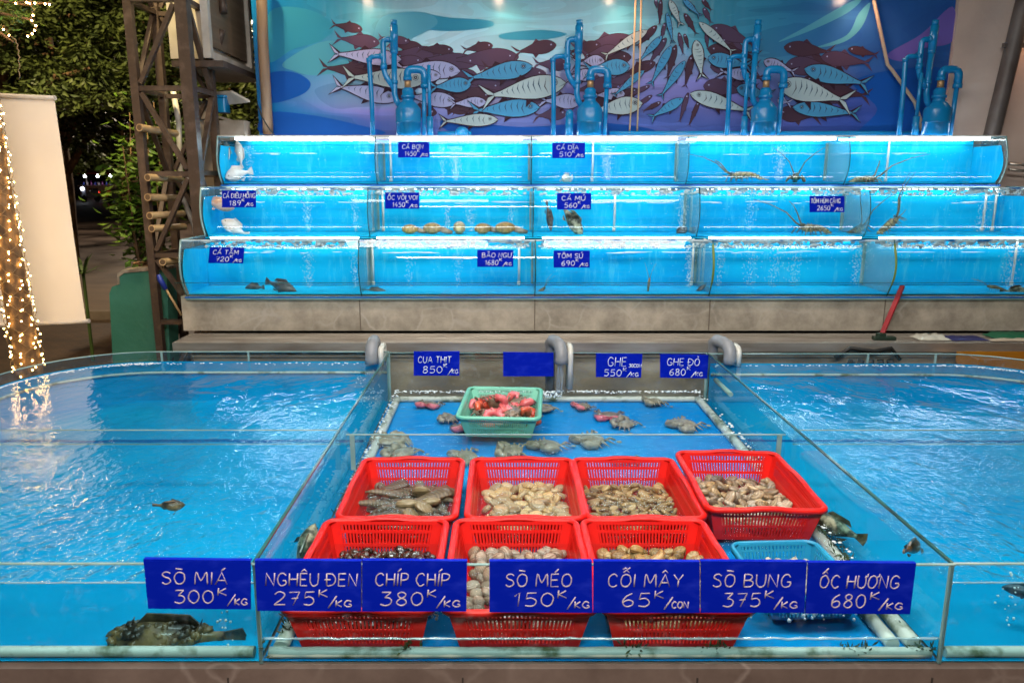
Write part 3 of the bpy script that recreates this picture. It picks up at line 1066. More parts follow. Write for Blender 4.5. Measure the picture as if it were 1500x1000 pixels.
def tree(name, label, x, y, h, clumps, nleaf, L, mleaf, r=.14, seed=0, group=None):
    rnd = random.Random(seed)
    root = thing(name, label, 'tree', (x, y, 0), group=group)
    b = MB()
    tip = Vector((x + rnd.uniform(-.3, .3), y, h))
    b.tube([(x, y, 0), (x + .1, y, h * .35), tip], [r, r * .75, r * .3], 10)
    for c, cr in clumps[:9]:
        s_ = Vector((x, y, 0)) + (tip - Vector((x, y, 0))) * rnd.uniform(.3, .7)
        mid = (s_ + Vector(c)) / 2 + Vector((0, 0, .25))
        b.tube([s_, mid, c], [r * .42, r * .28, r * .08], 6)
    wpart(root, 'trunk', b, M['bark'])
    cr_ = MB()
    for c, cr in clumps:
        c = Vector(c)
        k = int(nleaf / len(clumps))
        subs = [c + Vector((rnd.gauss(0, .50), rnd.gauss(0, .50), rnd.gauss(0, .36))) * cr for _ in range(11)]
        for _ in range(k):
            s_ = rnd.choice(subs)
            d = Vector((rnd.gauss(0, 1), rnd.gauss(0, 1), rnd.gauss(0, 1)))
            d.normalize()
            p = s_ + Vector((d.x, d.y, d.z * .6)) * cr * .30 * rnd.random() ** .5
            leaf(cr_, p, L * rnd.uniform(.7, 1.25), L * rnd.uniform(.2, .3), atan2(d.y, d.x) + rnd.uniform(-.9, .9), rnd.uniform(-1.0, .3), rnd.uniform(-.8, .8))
    wpart(root, 'crown', cr_, mleaf)
    return root

def px_clumps(lst, Y, jit=.7, seed=1):
    rnd = random.Random(seed)
    out = []
    for x, y, r in lst:
        p = at(x, y, Y + rnd.uniform(-jit, jit))
        out.append((p, r))
    return out

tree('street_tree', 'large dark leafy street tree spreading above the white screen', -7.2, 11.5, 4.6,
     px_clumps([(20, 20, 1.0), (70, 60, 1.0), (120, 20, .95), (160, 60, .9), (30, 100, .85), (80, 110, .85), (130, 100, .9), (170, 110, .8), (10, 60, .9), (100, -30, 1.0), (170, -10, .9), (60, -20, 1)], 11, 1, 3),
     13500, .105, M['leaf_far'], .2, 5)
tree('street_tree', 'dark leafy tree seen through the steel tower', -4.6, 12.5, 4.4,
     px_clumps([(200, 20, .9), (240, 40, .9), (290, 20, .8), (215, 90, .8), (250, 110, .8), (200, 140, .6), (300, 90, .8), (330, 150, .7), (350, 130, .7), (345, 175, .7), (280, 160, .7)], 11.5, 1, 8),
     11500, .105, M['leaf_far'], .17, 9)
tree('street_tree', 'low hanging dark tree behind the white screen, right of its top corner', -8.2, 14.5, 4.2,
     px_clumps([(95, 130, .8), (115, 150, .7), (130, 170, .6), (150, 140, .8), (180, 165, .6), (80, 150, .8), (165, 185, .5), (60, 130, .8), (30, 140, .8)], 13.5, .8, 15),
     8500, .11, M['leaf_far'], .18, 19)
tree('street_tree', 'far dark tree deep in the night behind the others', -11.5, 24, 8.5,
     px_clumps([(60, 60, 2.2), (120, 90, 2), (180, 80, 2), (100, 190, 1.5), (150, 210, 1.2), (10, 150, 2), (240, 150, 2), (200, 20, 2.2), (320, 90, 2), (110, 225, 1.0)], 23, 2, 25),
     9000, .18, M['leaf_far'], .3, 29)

def bush(name, label, base, pts_, nleaf, L, m_, seed, spread=.12):
    rnd = random.Random(seed)
    root = thing(name, label, 'plant', base)
    st, lv = MB(), MB()
    for p in pts_:
        mid = (Vector(base) + p) / 2 + Vector((rnd.uniform(-.08, .08), rnd.uniform(-.08, .08), .12))
        st.tube([base, mid, p], [.014, .010, .004], 6)
        for k in range(nleaf):
            t = rnd.uniform(.25, 1.05)
            q = mid * (1 - t) + p * t + Vector((rnd.gauss(0, spread), rnd.gauss(0, spread), rnd.gauss(0, spread)))
            leaf(lv, q, L * rnd.uniform(.6, 1.2), L * rnd.uniform(.2, .28), rnd.uniform(0, 6.3), rnd.uniform(-.7, .6), rnd.uniform(-.7, .7))
    wpart(root, 'stems', st, M['bark'])
    wpart(root, 'foliage', lv, m_)
    return root
tw = thing('leafy_twig', 'thin leafy twig with fairy lights at the upper left corner', 'branch', at(10, 10, 4.05))
b = MB()
for q in (((-60, -30), (0, 2), (40, 8), (74, 4)), ((-40, 10), (10, 22), (50, 30)), ((-30, 30), (2, 50), (20, 62))):
    b.tube([at(x, y, 4.05) for x, y in q], [.012, .008, .005, .002][:len(q)], 6)
wpart(tw, 'stem', b, M['bark'])
b = MB()
rnd = random.Random(8)
for k in range(170):
    c = at(rnd.uniform(-40, 70) * rnd.uniform(.5, 1), rnd.gauss(14, 16), 4.05 + rnd.gauss(0, .08))
    leaf(b, c, rnd.uniform(.03, .06), .010, rnd.uniform(0, 6.3), rnd.uniform(-.8, .5), rnd.uniform(-.8, .8))
wpart(tw, 'foliage', b, M['leaf_near'])
bx_ = at(214, 400, 6.6); bx_.z = 0
bush('leafy_shrub', 'bright green leafy shrub rising behind the steel tower', bx_,
     [at(x, y, 6.6 + random.uniform(-.3, .3)) for x, y in ((190, 165), (200, 200), (180, 215), (172, 240), (190, 255), (175, 268), (205, 240), (215, 180), (225, 150), (195, 290), (185, 300), (210, 320), (230, 250), (250, 200), (235, 330), (240, 290), (205, 342), (260, 240))],
     70, .10, M['leaf_near'], 4, .085)
fx = at(122, 400, 6.4); fx.z = .0
root = thing('spiky_plant', 'small dark spiky plant at the edge of the screen', 'plant', at(122, 402, 6.6))
b = MB()
for k in range(16):
    a = k * 2.4
    e = random.uniform(.1, 1.2)
    c = at(122, 402, 6.6)
    d = Vector((cos(a) * cos(e), sin(a) * cos(e), sin(e)))
    w = d.cross(Vector((0, 0, 1))).normalized() * .012
    q = c + d * .14
    tpt = c + d * .26 - Vector((0, 0, .05))
    b.add([c - w, c + w, q + w, q - w, tpt], [(0, 1, 2, 3), (3, 2, 4)])
b.box((c.x, c.y, c.z / 2), (.02, .02, c.z))
wpart(root, 'blades', b, M['leaf_fern'])
b = MB()
for (x0, y0, x1, y1) in ((110, 60, 210, 95), (5, 130, 55, 115), (150, 250, 140, 200)):
    pass

# ================================================================== far street: car, scooters, food stall
M['car_paint'] = mat('dark_car_paint', (.03, .03, .035), .25, .3, wet=.6)
M['red_paint'] = mat('red_awning', (.45, .03, .02), .5)
M['lamp_w'] = emis('white_street_lamp', (.85, .92, 1), 22)
M['lamp_r'] = emis('red_tail_lamp', (1, .06, .03), 12)
FY = 58
cp = at(112, 285, FY); cp.z = 0
car = thing('parked_car', 'dark car with lit headlights far down the night street', 'car', cp)
b = MB()
prof_c = [(-2.1, .35), (-2.1, .85), (-1.5, .95), (-.9, 1.42), (.7, 1.45), (1.35, .98), (2.05, .85), (2.1, .35)]
b.prism([Vector((x, -.85, z)) for x, z in prof_c], (0, 1.7, 0)); b.build('body', M['car_paint'], car)
for x in (-1.35, 1.35):
    for y in (-.8, .8):
        b = MB(); b.lathe([(.3, -.1), (.33, -.06), (.33, .06), (.3, .1)], (x, y, .33), 14, R=Matrix.Rotation(pi / 2, 3, 'X')); b.build('wheel', M['rubber'], car)
b = MB(); b.prism([Vector((x, -.87, z)) for x, z in ((-1.35, .98), (-.85, 1.36), (.65, 1.38), (1.2, .98))], (0, .015, 0)); b.build('window', mat('car_glass', (.02, .025, .03), .1), car)
for x in (1.7, 1.95):
    b = MB(); b.ball((x, -.87, .72), (.08, .05, .06)); b.build('headlight', M['lamp_w'], car)
b = MB(); b.ball((-2.0, -.87, .78), (.09, .06, .1)); b.build('tail_light', M['lamp_r'], car)

sp = at(150, 284, FY - 2); sp.z = 0
st = thing('food_stall', 'lit food stall with a red awning far down the street', 'stall', sp)
b = MB(); b.box((0, 0, .5), (2.6, 1.0, .9)); b.box((0, 0, .97), (2.8, 1.2, .06)); b.build('counter', M['white_metal'], st)
b = MB(); b.prism([Vector(p) for p in ((-1.5, -1.0, 1.78), (1.5, -1.0, 1.78), (1.5, .7, 2.05), (-1.5, .7, 2.05))], (0, 0, .08)); b.build('awning', M['red_paint'], st)
for x in (-1.3, 1.3):
    b = MB(); b.tube([(x, .5, 0), (x, .5, 2.0)], .03, 6); b.build('post', M['white_metal'], st)
for x in (-.9, 0, .9):
    b = MB(); b.ball((x, -.4, 1.62), (.09, .07, .07)); b.tube([(x, -.4, 1.7), (x, -.4, 1.86)], .015, 5); b.build('lamp', M['lamp_w'], st)
for k in range(9):
    b = MB(); b.lathe([(.05, 0), (.06, .04), (.055, .16), (.02, .2), (.02, .25)], (-1.1 + .27 * k, -.3, 1.0), 8); b.build('bottle', mat('bottle_%s' % 'abc'[k % 3] if False else 'coloured_bottle', ((.05, .1, .5), (.5, .5, .5), (.3, .05, .3))[k % 3], .2), st)
def scooter(px, Y, label, flip):
    p = at(px, 285, Y); p.z = 0
    s_ = thing('parked_scooter', label, 'scooter', p, (0, 0, flip), 'scooters parked far down the street')
    for x in (-.62, .62):
        b = MB(); b.lathe([(.2, -.05), (.26, -.04), (.26, .04), (.2, .05)], (x, 0, .26), 14, R=Matrix.Rotation(pi / 2, 3, 'X')); b.build('wheel', M['rubber'], s_)
    b = MB()
    b.prism([Vector((x, -.13, z)) for x, z in ((-.75, .5), (-.6, .78), (0, .72), (.1, .4), (.35, .38), (.5, .95), (.62, .95), (.55, .4), (.3, .25), (-.4, .28))], (0, .26, 0))
    b.build('body', mat('scooter_paint', (.2, .2, .24), .3), s_)
    b = MB(); b.rbox((-.35, 0, .82), (.65, .25, .09), .05); b.build('seat', M['rubber'], s_)
    b = MB(); b.tube([(.5, -.32, 1.05), (.55, 0, 1.0), (.5, .32, 1.05)], .02, 6); b.build('handlebar', M['dark_metal'], s_)
    b = MB(); b.ball((.66, 0, .86), (.06, .1, .09)); b.build('headlight', M['lamp_w'], s_)
    b = MB(); b.ball((-.78, 0, .6), (.04, .08, .06)); b.build('tail_light', M['lamp_r'], s_)
scooter(92, 52, 'parked scooter left of the far dark car', radians(-60))
scooter(132, 50, 'parked scooter between the far car and the lit stall', radians(-100))
scooter(172, 48, 'parked scooter right of the lit stall with its red lamp on', radians(70))

# ================================================================== bench under the stepped tanks
BX0 = at(267, 460, 4.68).x
b = MB()
b.box(((BX0 + 3.8) / 2, 5.29, .7695), (3.8 - BX0, 1.22, .215))
bench = thing('tiled_bench', 'grey marble tiled bench carrying the stepped glass tanks', 'bench', (0, 4.68, 0))
for x in (-.88, .205, 1.29, 2.375):
    b.box((x, 4.679, .7695), (.006, .006, .2135), 1)
wpart(bench, 'tiled_top', b, [M['stone'], mat('grout', (.16, .13, .10), .8)])
b = MB(); b.box(((BX0 + 3.8) / 2, 5.2, .31), (3.8 - BX0 - .2, 1.0, .62)); wpart(bench, 'base', b, M['drip'])
b = MB()
b.box(((BX0 + 3.8) / 2 + .05, 4.545, .648), (3.8 - BX0 - .0, .27, .012))
for k in range(4):
    b.box(((BX0 + 3.8) / 2 + .05, 4.45 + .06 * k, .656), (3.8 - BX0 - .01, .006, .006))
LX = at(253, 494, 4.41).x
shelf = thing('drain_shelf', 'long stainless drain shelf in front of the marble bench', 'shelf', (0, 4.4, 0))
b = MB()
b.box(((LX + 3.9) / 2, 4.545, .640), (3.9 - LX, .27, .012))
for k in range(5):
    b.box(((LX + 3.9) / 2, 4.435 + .052 * k, .6475), (3.9 - LX - .01, .010, .004))
wpart(shelf, 'tray', b, M['steel'])
b = MB(); b.box(((LX + 3.9) / 2, 4.402, .618), (3.9 - LX, .012, .055)); wpart(shelf, 'front_lip', b, M['steel'])
b = MB()
b.box(((LX + 3.9) / 2 + .04, 4.47, .30), (3.9 - LX - .1, .01, .56))
b.box(((LX + 3.9) / 2 + .04, 4.455, .555), (3.9 - LX - .1, .03, .012))
wpart(shelf, 'apron', b, M['drip'])

# ================================================================== stepped glass tanks
M['glass_curve'] = clear('curved_glass', (.93, .985, .99), .03, .8)
M['glass_end'] = clear('end_glass', (.82, .93, .92), .05, .9, .05, (.6, .8, .8))
M['glass_edge'] = mat('glass_edge', (.015, .07, .07), .15, 0, (.03, .12, .11), 8)
M['glass_edge_light'] = mat('glass_edge_light', (.30, .44, .42), .2, 0, (.16, .28, .27), 5)
M['divider'] = clear('divider_glass', (.78, .93, .93), .05, .8, .16, (.55, .75, .72))
def tank_blue_mat(name, ca, cb_, line_z=None):
    m, nt, out = new_mat(name)
    bs = nt.nodes.new('ShaderNodeBsdfPrincipled')
    nt.links.new(bs.outputs[0], out.inputs[0])
    n = noise_tex(nt, coords(nt, (1, 1, 1.6)), 1.1, 5, .6)
    r = ramp(nt, [(.3, ca), (.7, cb_)])
    nt.links.new(n.outputs[0], r.inputs[0])
    # scraped pale streaks running down the sheet
    n2 = noise_tex(nt, coords(nt, (7, 7, 1.3)), 3.2, 6, .72)
    s_ = ramp(nt, [(.52, (0,) * 3), (.70, (.55,) * 3)])
    nt.links.new(n2.outputs[0], s_.inputs[0])
    c = mixrgb(nt, s_.outputs[0], r.outputs[0], (.12, .62, .78))
    nt.links.new(c, bs.inputs['Base Color'])
    bs.inputs['Roughness'].default_value = .6
    sock(bs, 'Specular IOR Level', 'Specular').default_value = .08
    return m
M['tier_blue'] = tank_blue_mat('blue_tank_sheet', (.001, .33, .70), (.006, .55, .86))
M['led'] = emis('led_strip', (.88, .97, 1), 22.0)
M['rail_blue'] = mat('blue_rail', (.008, .08, .36), .4, 0, (.01, .14, .50), 6)
M['top_rail'] = mat('wet_top_rail', (.62, .72, .76), .4, 0, (.02, .16, .45), 9, .52, .60, stretch=(1, 1, 3))
M['foam'] = mat('white_foam', (.82, .87, .88), .45, 0, (.6, .75, .8), 30)
M['bubble'] = clear('bubble', (.97, .98, .98), .1, 1, .3, (.9, .95, .95))
M['tier_water'] = clear('tank_water', (.93, .98, 1), .03, .7, 0, bump=.012, bscale=7, bscale2=40)

TIER = {1: (4.68, .877, 1.223, 3.75), 2: (5.07, 1.206, 1.531, 3.52), 3: (5.44, 1.545, 1.871, 3.47)}
TXL = -1.955
DIV = (-.87, .205, 1.285, 2.39)
DEP = {1: .385, 2: .375, 3: .36}

def arcY(Y0, t):
    return Y0 + .022 * (1 - t) - .058 * sin(pi * (t ** .9))

def make_tier(k, label):
    Y0, zb, zt, xr = TIER[k]
    H, D = zt - zb, DEP[k]
    root = thing('fish_tank', label, 'fish tank', (TXL, Y0, zb), group='stepped display tanks')
    yb = Y0 + D
    b = MB()
    b.box(((TXL + xr) / 2, yb - .004, zb + H / 2 + .004), (xr - TXL - .012, .008, H - .03))
    b.box(((TXL + xr) / 2, Y0 + D / 2 + .014, zb + .012), (xr - TXL - .012, D - .045, .008))
    wpart(root, 'blue_lining', b, M['tier_blue'])
    n = 12
    xs = [TXL + .004] + list(DIV) + [xr - .004]
    for x0, x1 in zip(xs, xs[1:]):
        b = MB()
        vs_ = []
        for j in range(n + 1):
            t = j / n
            y, z = arcY(Y0, t), zb + H * t
            vs_ += [(x0 + .003, y, z), (x1 - .003, y, z)]
        b.add(vs_, [(2 * j, 2 * j + 1, 2 * j + 3, 2 * j + 2) for j in range(n)], 0, True)
        wpart(root, 'front_glass', b, M['glass_curve'])
    for x in DIV:
        b = MB()
        b.tube([(x, arcY(Y0, j / n) - .001, zb + H * j / n) for j in range(n + 1)], .0035, 6)
        vs_ = []
        for dx in (-.004, .004):
            vs_ += [(x + dx, arcY(Y0, j / n) + .006, zb + .02 + (H - .045) * j / n) for j in range(n + 1)] + [(x + dx, yb - .01, zt - .025), (x + dx, yb - .01, zb + .02)]
        m_ = n + 3
        b.add(vs_, [tuple(range(m_)), tuple(range(2 * m_ - 1, m_ - 1, -1))] , 1)
        b.box((x, yb - .012, zb + H / 2), (.022, .008, H - .06), 2)
        wpart(root, 'divider', b, [M['glass_edge'], M['divider'], M['glass_edge_light']])
    for x in (TXL, xr):
        b = MB()
        poly = [(x, arcY(Y0, j / n), zb + H * j / n) for j in range(n + 1)] + [(x, yb, zt), (x, yb, zb)]
        b.add(poly, [tuple(range(len(poly)))], 0)
        b.tube([(x, arcY(Y0, j / n) - .001, zb + H * j / n) for j in range(n + 1)], .006, 6, 1)
        b.tube([(x, arcY(Y0, 1), zt), (x, yb, zt)], .005, 6, 1)
        wpart(root, 'end_glass', b, [M['glass_end'], M['glass_edge_light']])
        b = MB()
        sg = 1 if x < 0 else -1
        poly = [(x + sg * .004, arcY(Y0, j / n) + .03, zb + .012 + (H - .07) * j / n) for j in range(n + 1)] + [(x + sg * .004, yb - .01, zt - .058), (x + sg * .004, yb - .01, zb + .012)]
        b.prism(poly, (sg * .003, 0, 0))
        wpart(root, 'end_lining', b, M['tier_blue'])
    # rails: dark blue foot rail with a thin white line, top frame
    b = MB()
    b.box(((TXL + xr) / 2, Y0 + .012, zb - .0045), (xr - TXL, .05, .009), 0)
    b.box(((TXL + xr) / 2, Y0 - .003, zb - .0135), (xr - TXL - .02, .03, .008), 1)
    wpart(root, 'foot_rail', b, [M['rail_blue'], M['glass_edge_light']])
    b = MB()
    if k == 3:
        b.box(((TXL + xr) / 2, Y0 + .05, zt + .004), (xr - TXL, .10, .007), 0)
        b.box(((TXL + xr) / 2, yb - .03, zt + .004), (xr - TXL, .06, .007), 0)
        wpart(root, 'top_frame', b, M['white_metal'])
    else:
        b.box(((TXL + xr) / 2, Y0 + .008, zt - .003), (xr - TXL, .014, .010), 0)
        wpart(root, 'top_frame', b, M['top_rail'])
    # lamps: one tube per bay
    for x0, x1 in zip(xs, xs[1:]):
        if k == 3:
            b = MB()
            b.tube([(x0 + .09, Y0 + .075, zt - .013), (x1 - .06, Y0 + .075, zt - .013)], .007, 8)
            wpart(root, 'lamp_tube', b, M['led'])
        b = MB()
        b.tube([(x0 + .06, yb - .07, zt - .010), (x1 - .06, yb - .07, zt - .010)], .0055, 8)
        wpart(root, 'lamp_tube', b, M['led'])
    # water surface, foam line and a pale spray pipe
    wz = zt - .052
    b = MB()
    b.add([(TXL + .008, Y0 + .0, wz), (xr - .008, Y0 + .0, wz), (xr - .008, yb - .01, wz), (TXL + .008, yb - .01, wz)], [(0, 1, 2, 3)])
    wpart(root, 'water', b, M['tier_water'])
    rnd = random.Random(100 + k)
    if k < 3:
        b = MB()
        nb = 2300
        for _ in range(nb):
            x = rnd.uniform(TXL + .12, xr - .03)
            dens = mnoise.noise(Vector((x * 5.0, k * 3.1, 0))) * .5 + mnoise.noise(Vector((x * 17, k, 2))) * .5
            z = wz + .008 + rnd.random() ** .8 * .036
            if dens + (0.22 if z < wz + .016 else 0) + (.30 if z > wz + .036 else 0) < rnd.uniform(-.2, .5):
                continue
            r_ = rnd.uniform(.004, .009)
            b.ball((x, Y0 + .012 + rnd.uniform(-.003, .02), z), (r_ * rnd.uniform(1, 2.2), r_ * .6, r_ * rnd.uniform(.8, 1.3)), 6, 4)
        wpart(root, 'foam', b, M['foam'])['kind'] = 'stuff'
    b = MB()
    for x0, x1 in zip(xs, xs[1:]):
        for s_ in range(7):
            x = rnd.uniform(x0 + .05, x1 - .12)
            y_ = yb - .03
            L = rnd.uniform(.05, .2)
            z0 = wz - .055 + rnd.uniform(-.006, .006)
            b.tube([(x, y_, z0), (x + L * .5, y_ - .002, z0 + rnd.uniform(-.003, .003)), (x + L, y_, z0)], [.0015, .003, .0012], 5)
    wpart(root, 'scum_line', b, M['foam'])['kind'] = 'stuff'
    b = MB()
    cols = {3: [(365, .5, .022), (667, 1.7, .04), (890, 1.4, .035), (1143, 1.3, .035), (648, .35, .02)], 2: [(450, .5, .03), (520, .5, .02), (655, .5, .02), (690, .6, .03), (748, .5, .02), (1000, .9, .03), (1440, .5, .02), (1100, .4, .03)],
            1: [(452, .7, .03), (520, .5, .02), (600, .3, .03), (670, .4, .03), (1010, .9, .02), (1055, .4, .02), (1100, .5, .05), (1135, .5, .04), (1165, .5, .05), (1255, .5, .02), (1480, .8, .04)]}[k]
    for px, dn, wd in cols:
        xc = at(px, 230 if k == 3 else 310 if k == 2 else 390, Y0 + .2).x
        for _ in range(int(300 * dn)):
            t = rnd.random()
            r_ = rnd.uniform(.0008, .0024)
            b.ball((xc + rnd.gauss(0, wd * (.3 + .5 * t)), Y0 + .2 + rnd.gauss(0, .03), zb + .03 + t * (wz - zb - .035)), (r_, r_, r_ * 1.5), 5, 3)
    wpart_b = b
    for px, py in {3: ((572, 235), (868, 235), (992, 235), (1300, 235)), 2: ((561, 315), (1012, 315), (1441, 315), (1456, 315), (900, 315)), 1: ((546, 390), (1014, 390), (1030, 390), (1485, 390), (760, 390))}[k]:
        b = MB()
        q = at(px, py, yb - .03)
        b.tube([(q.x, q.y, zb + .02), (q.x + .002, q.y, zb + H * .5), (q.x, q.y, zt - .02)], .0075, 10)
        b.tube([(q.x, q.y, zb + .02), (q.x, q.y, zb + .045)], .011, 10)
        wpart(root, 'overflow_pipe', b, M['pvc'])
    b = wpart_b
    # loose bubbles
    for _ in range(260):
        r_ = rnd.uniform(.0008, .002)
        b.ball((rnd.uniform(TXL + .1, xr - .1), Y0 + rnd.uniform(.03, .3), wz - .01 - abs(rnd.gauss(0, .06))), r_, 5, 3)
    wpart(root, 'bubbles', b, M['foam'])['kind'] = 'stuff'
    return root
make_tier(3, 'topmost of the three stepped blue glass tanks')
make_tier(2, 'middle of the three stepped blue glass tanks')
t1 = make_tier(1, 'lowest of the three stepped blue glass tanks, on the marble bench')
# low splash guard in front of the lowest tank
b = MB()
xs = [TXL - .03, -.885, .205, 1.30, 2.40, 3.75]
for x0, x1 in zip(xs, xs[1:]):
    b.box(((x0 + x1) / 2, 4.605, .925), (x1 - x0 - .006, .006, .092), 0)
    b.box(((x0 + x1) / 2, 4.605, .9725), (x1 - x0 - .006, .007, .003), 1)
wpart(t1, 'splash_guard', b, [M['glass_curve'], M['glass_edge']])
M['seam'] = mat('algae_seam', (.16, .22, .02), .5)
for x in (1.285, 2.39):
    b = MB()
    b.tube([(x, arcY(4.68, j / 10) - .008, .90 + .30 * j / 10) for j in range(11)], [.002, .004, .006, .007, .007, .007, .007, .007, .008, .008, .006], 6)
    wpart(t1, 'algae_seam', b, M['seam'])

# grey bracket pipe at the right end of the topmost tank
b = MB()
b.tube([at(1478, 240, 5.7), at(1520, 243, 5.7)], .012, 8)
b.tube([at(1478, 248, 5.7), at(1520, 252, 5.7)], .010, 8)
tag(b.build('bracket', M['steel']), 'pair of thin steel bars right of the topmost tank', 'bracket')

# ================================================================== blue filter units on top
FYY = 5.66
S = FYY / 1168
def filter_unit(px0, label, stub, first=None):
    """px0: photo column of the filter body's centre; everything below is built in pixels around it at the true distance"""
    rootp = at(px0, 200, FYY)
    root = thing('protein_skimmer', label, 'water filter', rootp, group='blue pipe filters above the tanks')
    def L(dx, dy, dyy=0):
        return Vector((dx * S, dyy, (200 - dy) * S))
    if first is not None:
        pass
    b = MB()
    prof_ = [(18.2, 200), (18.2, 181), (19.2, 180.6), (19.2, 179), (18.6, 178.6), (18.8, 163), (17.6, 160), (13, 154), (10, 151), (8.6, 150.5), (8.6, 146), (10.2, 145.8), (10.2, 142), (8.4, 141.6), (8.4, 135), (5.6, 131.5)]
    b.lathe([(r * S, (200 - y) * S) for r, y in prof_], (0, 0, 0), 28)
    b.build('body', M['filter_blue'], root)
    b = MB(); b.lathe([(4.6 * S, (200 - 132) * S), (4.6 * S, (200 - 120) * S)], (0, 0, 0), 14); b.build('collar', M['brass'], root)
    b = MB()
    def elbowed(pts, r, mi=0, n=10):
        """pipe with short smooth bends"""
        q = [pts[0]]
        for a, c, d in zip(pts, pts[1:], pts[2:]):
            u, w = (a - c), (d - c)
            k = min(u.length, w.length) * .45
            k = min(k, r * 2.4)
            u.normalize(); w.normalize()
            for s_ in range(5):
                t = s_ / 4
                p = c + u * k * (1 - t) ** 2 + w * k * t * t
                q.append(p)
        q.append(pts[-1])
        b.tube(q, r, n)
    elbowed([L(0, 121), L(0, 106), L(25, 106), L(25, 128)], 5.6 * S)
    b.tube([L(25, 126), L(25, 132)], 6.4 * S, 12)
    b.tube([L(0, 121.5), L(0, 116)], 6.4 * S, 12)
    b.tube([L(24, 130), L(22.5, 200)], 3.3 * S, 10)
    b.build('outlet_bend', M['filter_blue'], root)
    b = MB()
    lean = .03
    b.tube([L(-13, 156), L(-17, 150), L(-19.5, 140), L(-18.5, 80)], 4.2 * S, 12)
    b.tube([L(-18.6, 84), L(-18.4, 78)], 5.4 * S, 12)
    b.tube([L(-18.4, 80), L(-17.6, 46)], 5.6 * S, 12)
    b.tube([L(-17.6, 46), L(-17.5, 39)], 4.6 * S, 12)
    b.tube([L(-19.2, 126), L(-19.1, 121)], 5.0 * S, 12)
    b.build('riser_pipe', M['filter_blue'], root)
    b = MB()
    elbowed([L(-20, 65), L(-34, 65), L(-34, 112), L(-19.5, 133)], 4.0 * S)
    b.tube([L(-34, 98), L(-34, 106)], 4.9 * S, 12)
    b.tube([L(-25, 65), L(-21, 65)], 4.8 * S, 12)
    b.build('bypass_pipe', M['filter_blue'], root)
    b = MB()
    elbowed([L(-34, 88), L(-55, 88), L(-53, 150), L(-53, 200)], 3.5 * S)
    b.tube([L(-39, 88), L(-34, 88)], 4.6 * S, 12)
    b.tube([L(-55, 90.5), L(-54.8, 96)], 4.3 * S, 12)
    b.build('side_pipe', M['filter_blue'], root)
    b = MB()
    sx, y0_ = stub
    if y0_ < 150:
        b.tube([L(sx, y0_, -.03), L(sx, 172, -.03)], 2.7 * S, 10)
        b.tube([L(sx, 172, -.03), L(sx, 200, -.03)], 4.6 * S, 10)
    else:
        b.tube([L(sx, y0_, .03), L(sx, 200, .03)], 5.8 * S, 12)
        b.ball(L(sx, y0_, .03), 5.8 * S, 12, 6)
    b.build('stub_pipe', M['filter_blue'], root)
    return root
filter_unit(599, 'leftmost blue pipe filter unit, with a thin pipe on its right', (32, 101))
filter_unit(863, 'second blue pipe filter unit from the left with a round capped stub', (-29, 167))
filter_unit(1117, 'third blue pipe filter unit from the left, before the right shoal', (-30, 112))
filter_unit(1369, 'rightmost blue pipe filter unit, against the plaster wall', (-33, 112))
b = MB()
zt3 = at(900, 196.5, FYY).z
b.tube([(at(640, 196, FYY).x, FYY + .09, zt3 - .005), (at(690, 196, FYY).x, FYY + .09, zt3 - .005)], .03, 10)
b.tube([(at(895, 196, FYY).x, FYY + .09, zt3 - .005), (at(1400, 196, FYY).x, FYY + .09, zt3 - .005)], .032, 10)
b.ball((at(676, 190, FYY).x, FYY + .05, zt3 + .015), (.05, .04, .04), 10, 6)
tag(b.build('manifold_pipe', M['filter_blue']), 'horizontal blue collector pipe lying behind the topmost tank rim', 'pipe')
b = MB()
b.box(((TXL + 3.45) / 2, 5.845, 1.36), (5.35, .08, 1.0))
tag(b.build('filter_ledge', M['rail_blue']), 'blue ledge behind the topmost tank that carries the filters', 'ledge')

# ================================================================== selling tanks in front
TOP, BOT = .655, .378
WS, WM = .600, .444
XL, XR, YF, YB = -.622, 1.129, 1.75, 4.09
XFL, XFR = -2.46, 2.95
RC = .58
M['glass_front'] = clear('front_glass', (.86, .965, .965), .025, .6, .0, (.7, .8, .8), spot_stain=.10)
M['glass_side'] = clear('side_glass', (.66, .89, .90), .03, .5, .01, (.4, .65, .66), spot_stain=.10)
M['glass_back'] = clear('back_glass', (.80, .86, .85), .05, .9, .02, (.6, .65, .65), spot_stain=.22)
M['strut'] = clear('strut_glass', (.92, .98, .99), .03, .5, .01)
def liner_mat(name, ca, cb_):
    return mat(name, ca, .7, 0, cb_, 1.6, .3, .7, .03, 6, spec=.05)
M['liner'] = liner_mat('blue_liner', (.001, .245, .51), (.001, .345, .62))
M['liner_mid'] = liner_mat('blue_liner_mid', (.001, .195, .54), (.001, .28, .64))
M['water_side'] = clear('rippled_water', (.80, .96, 1), .018, 1.0, 0, power=4.7, bump=.020, bscale=3.2, bscale2=24, stretch=(1, .7, 1), amp2=.10, chop=(2.3, 1.1, .85))
M['seam_blue'] = mat('dark_blue_seam', (.001, .10, .30), .7, spec=.05)
M['water_face'] = clear('water_face', (.62, .76, .80), .01, .3)
M['water_mid'] = clear('shallow_water', (.90, .97, 1), .015, .8, 0, power=6.5, bump=.012, bscale=5, bscale2=26, amp2=.35)

M['meniscus'] = clear('water_edge', (.9, .97, 1), .12, 1, .35, (.6, .78, .82))
def arc(cx_, cy_, r_, a0, a1, n=14):
    return [(cx_ + r_ * cos(radians(a0 + (a1 - a0) * k / n)), cy_ + r_ * sin(radians(a0 + (a1 - a0) * k / n))) for k in range(n + 1)]

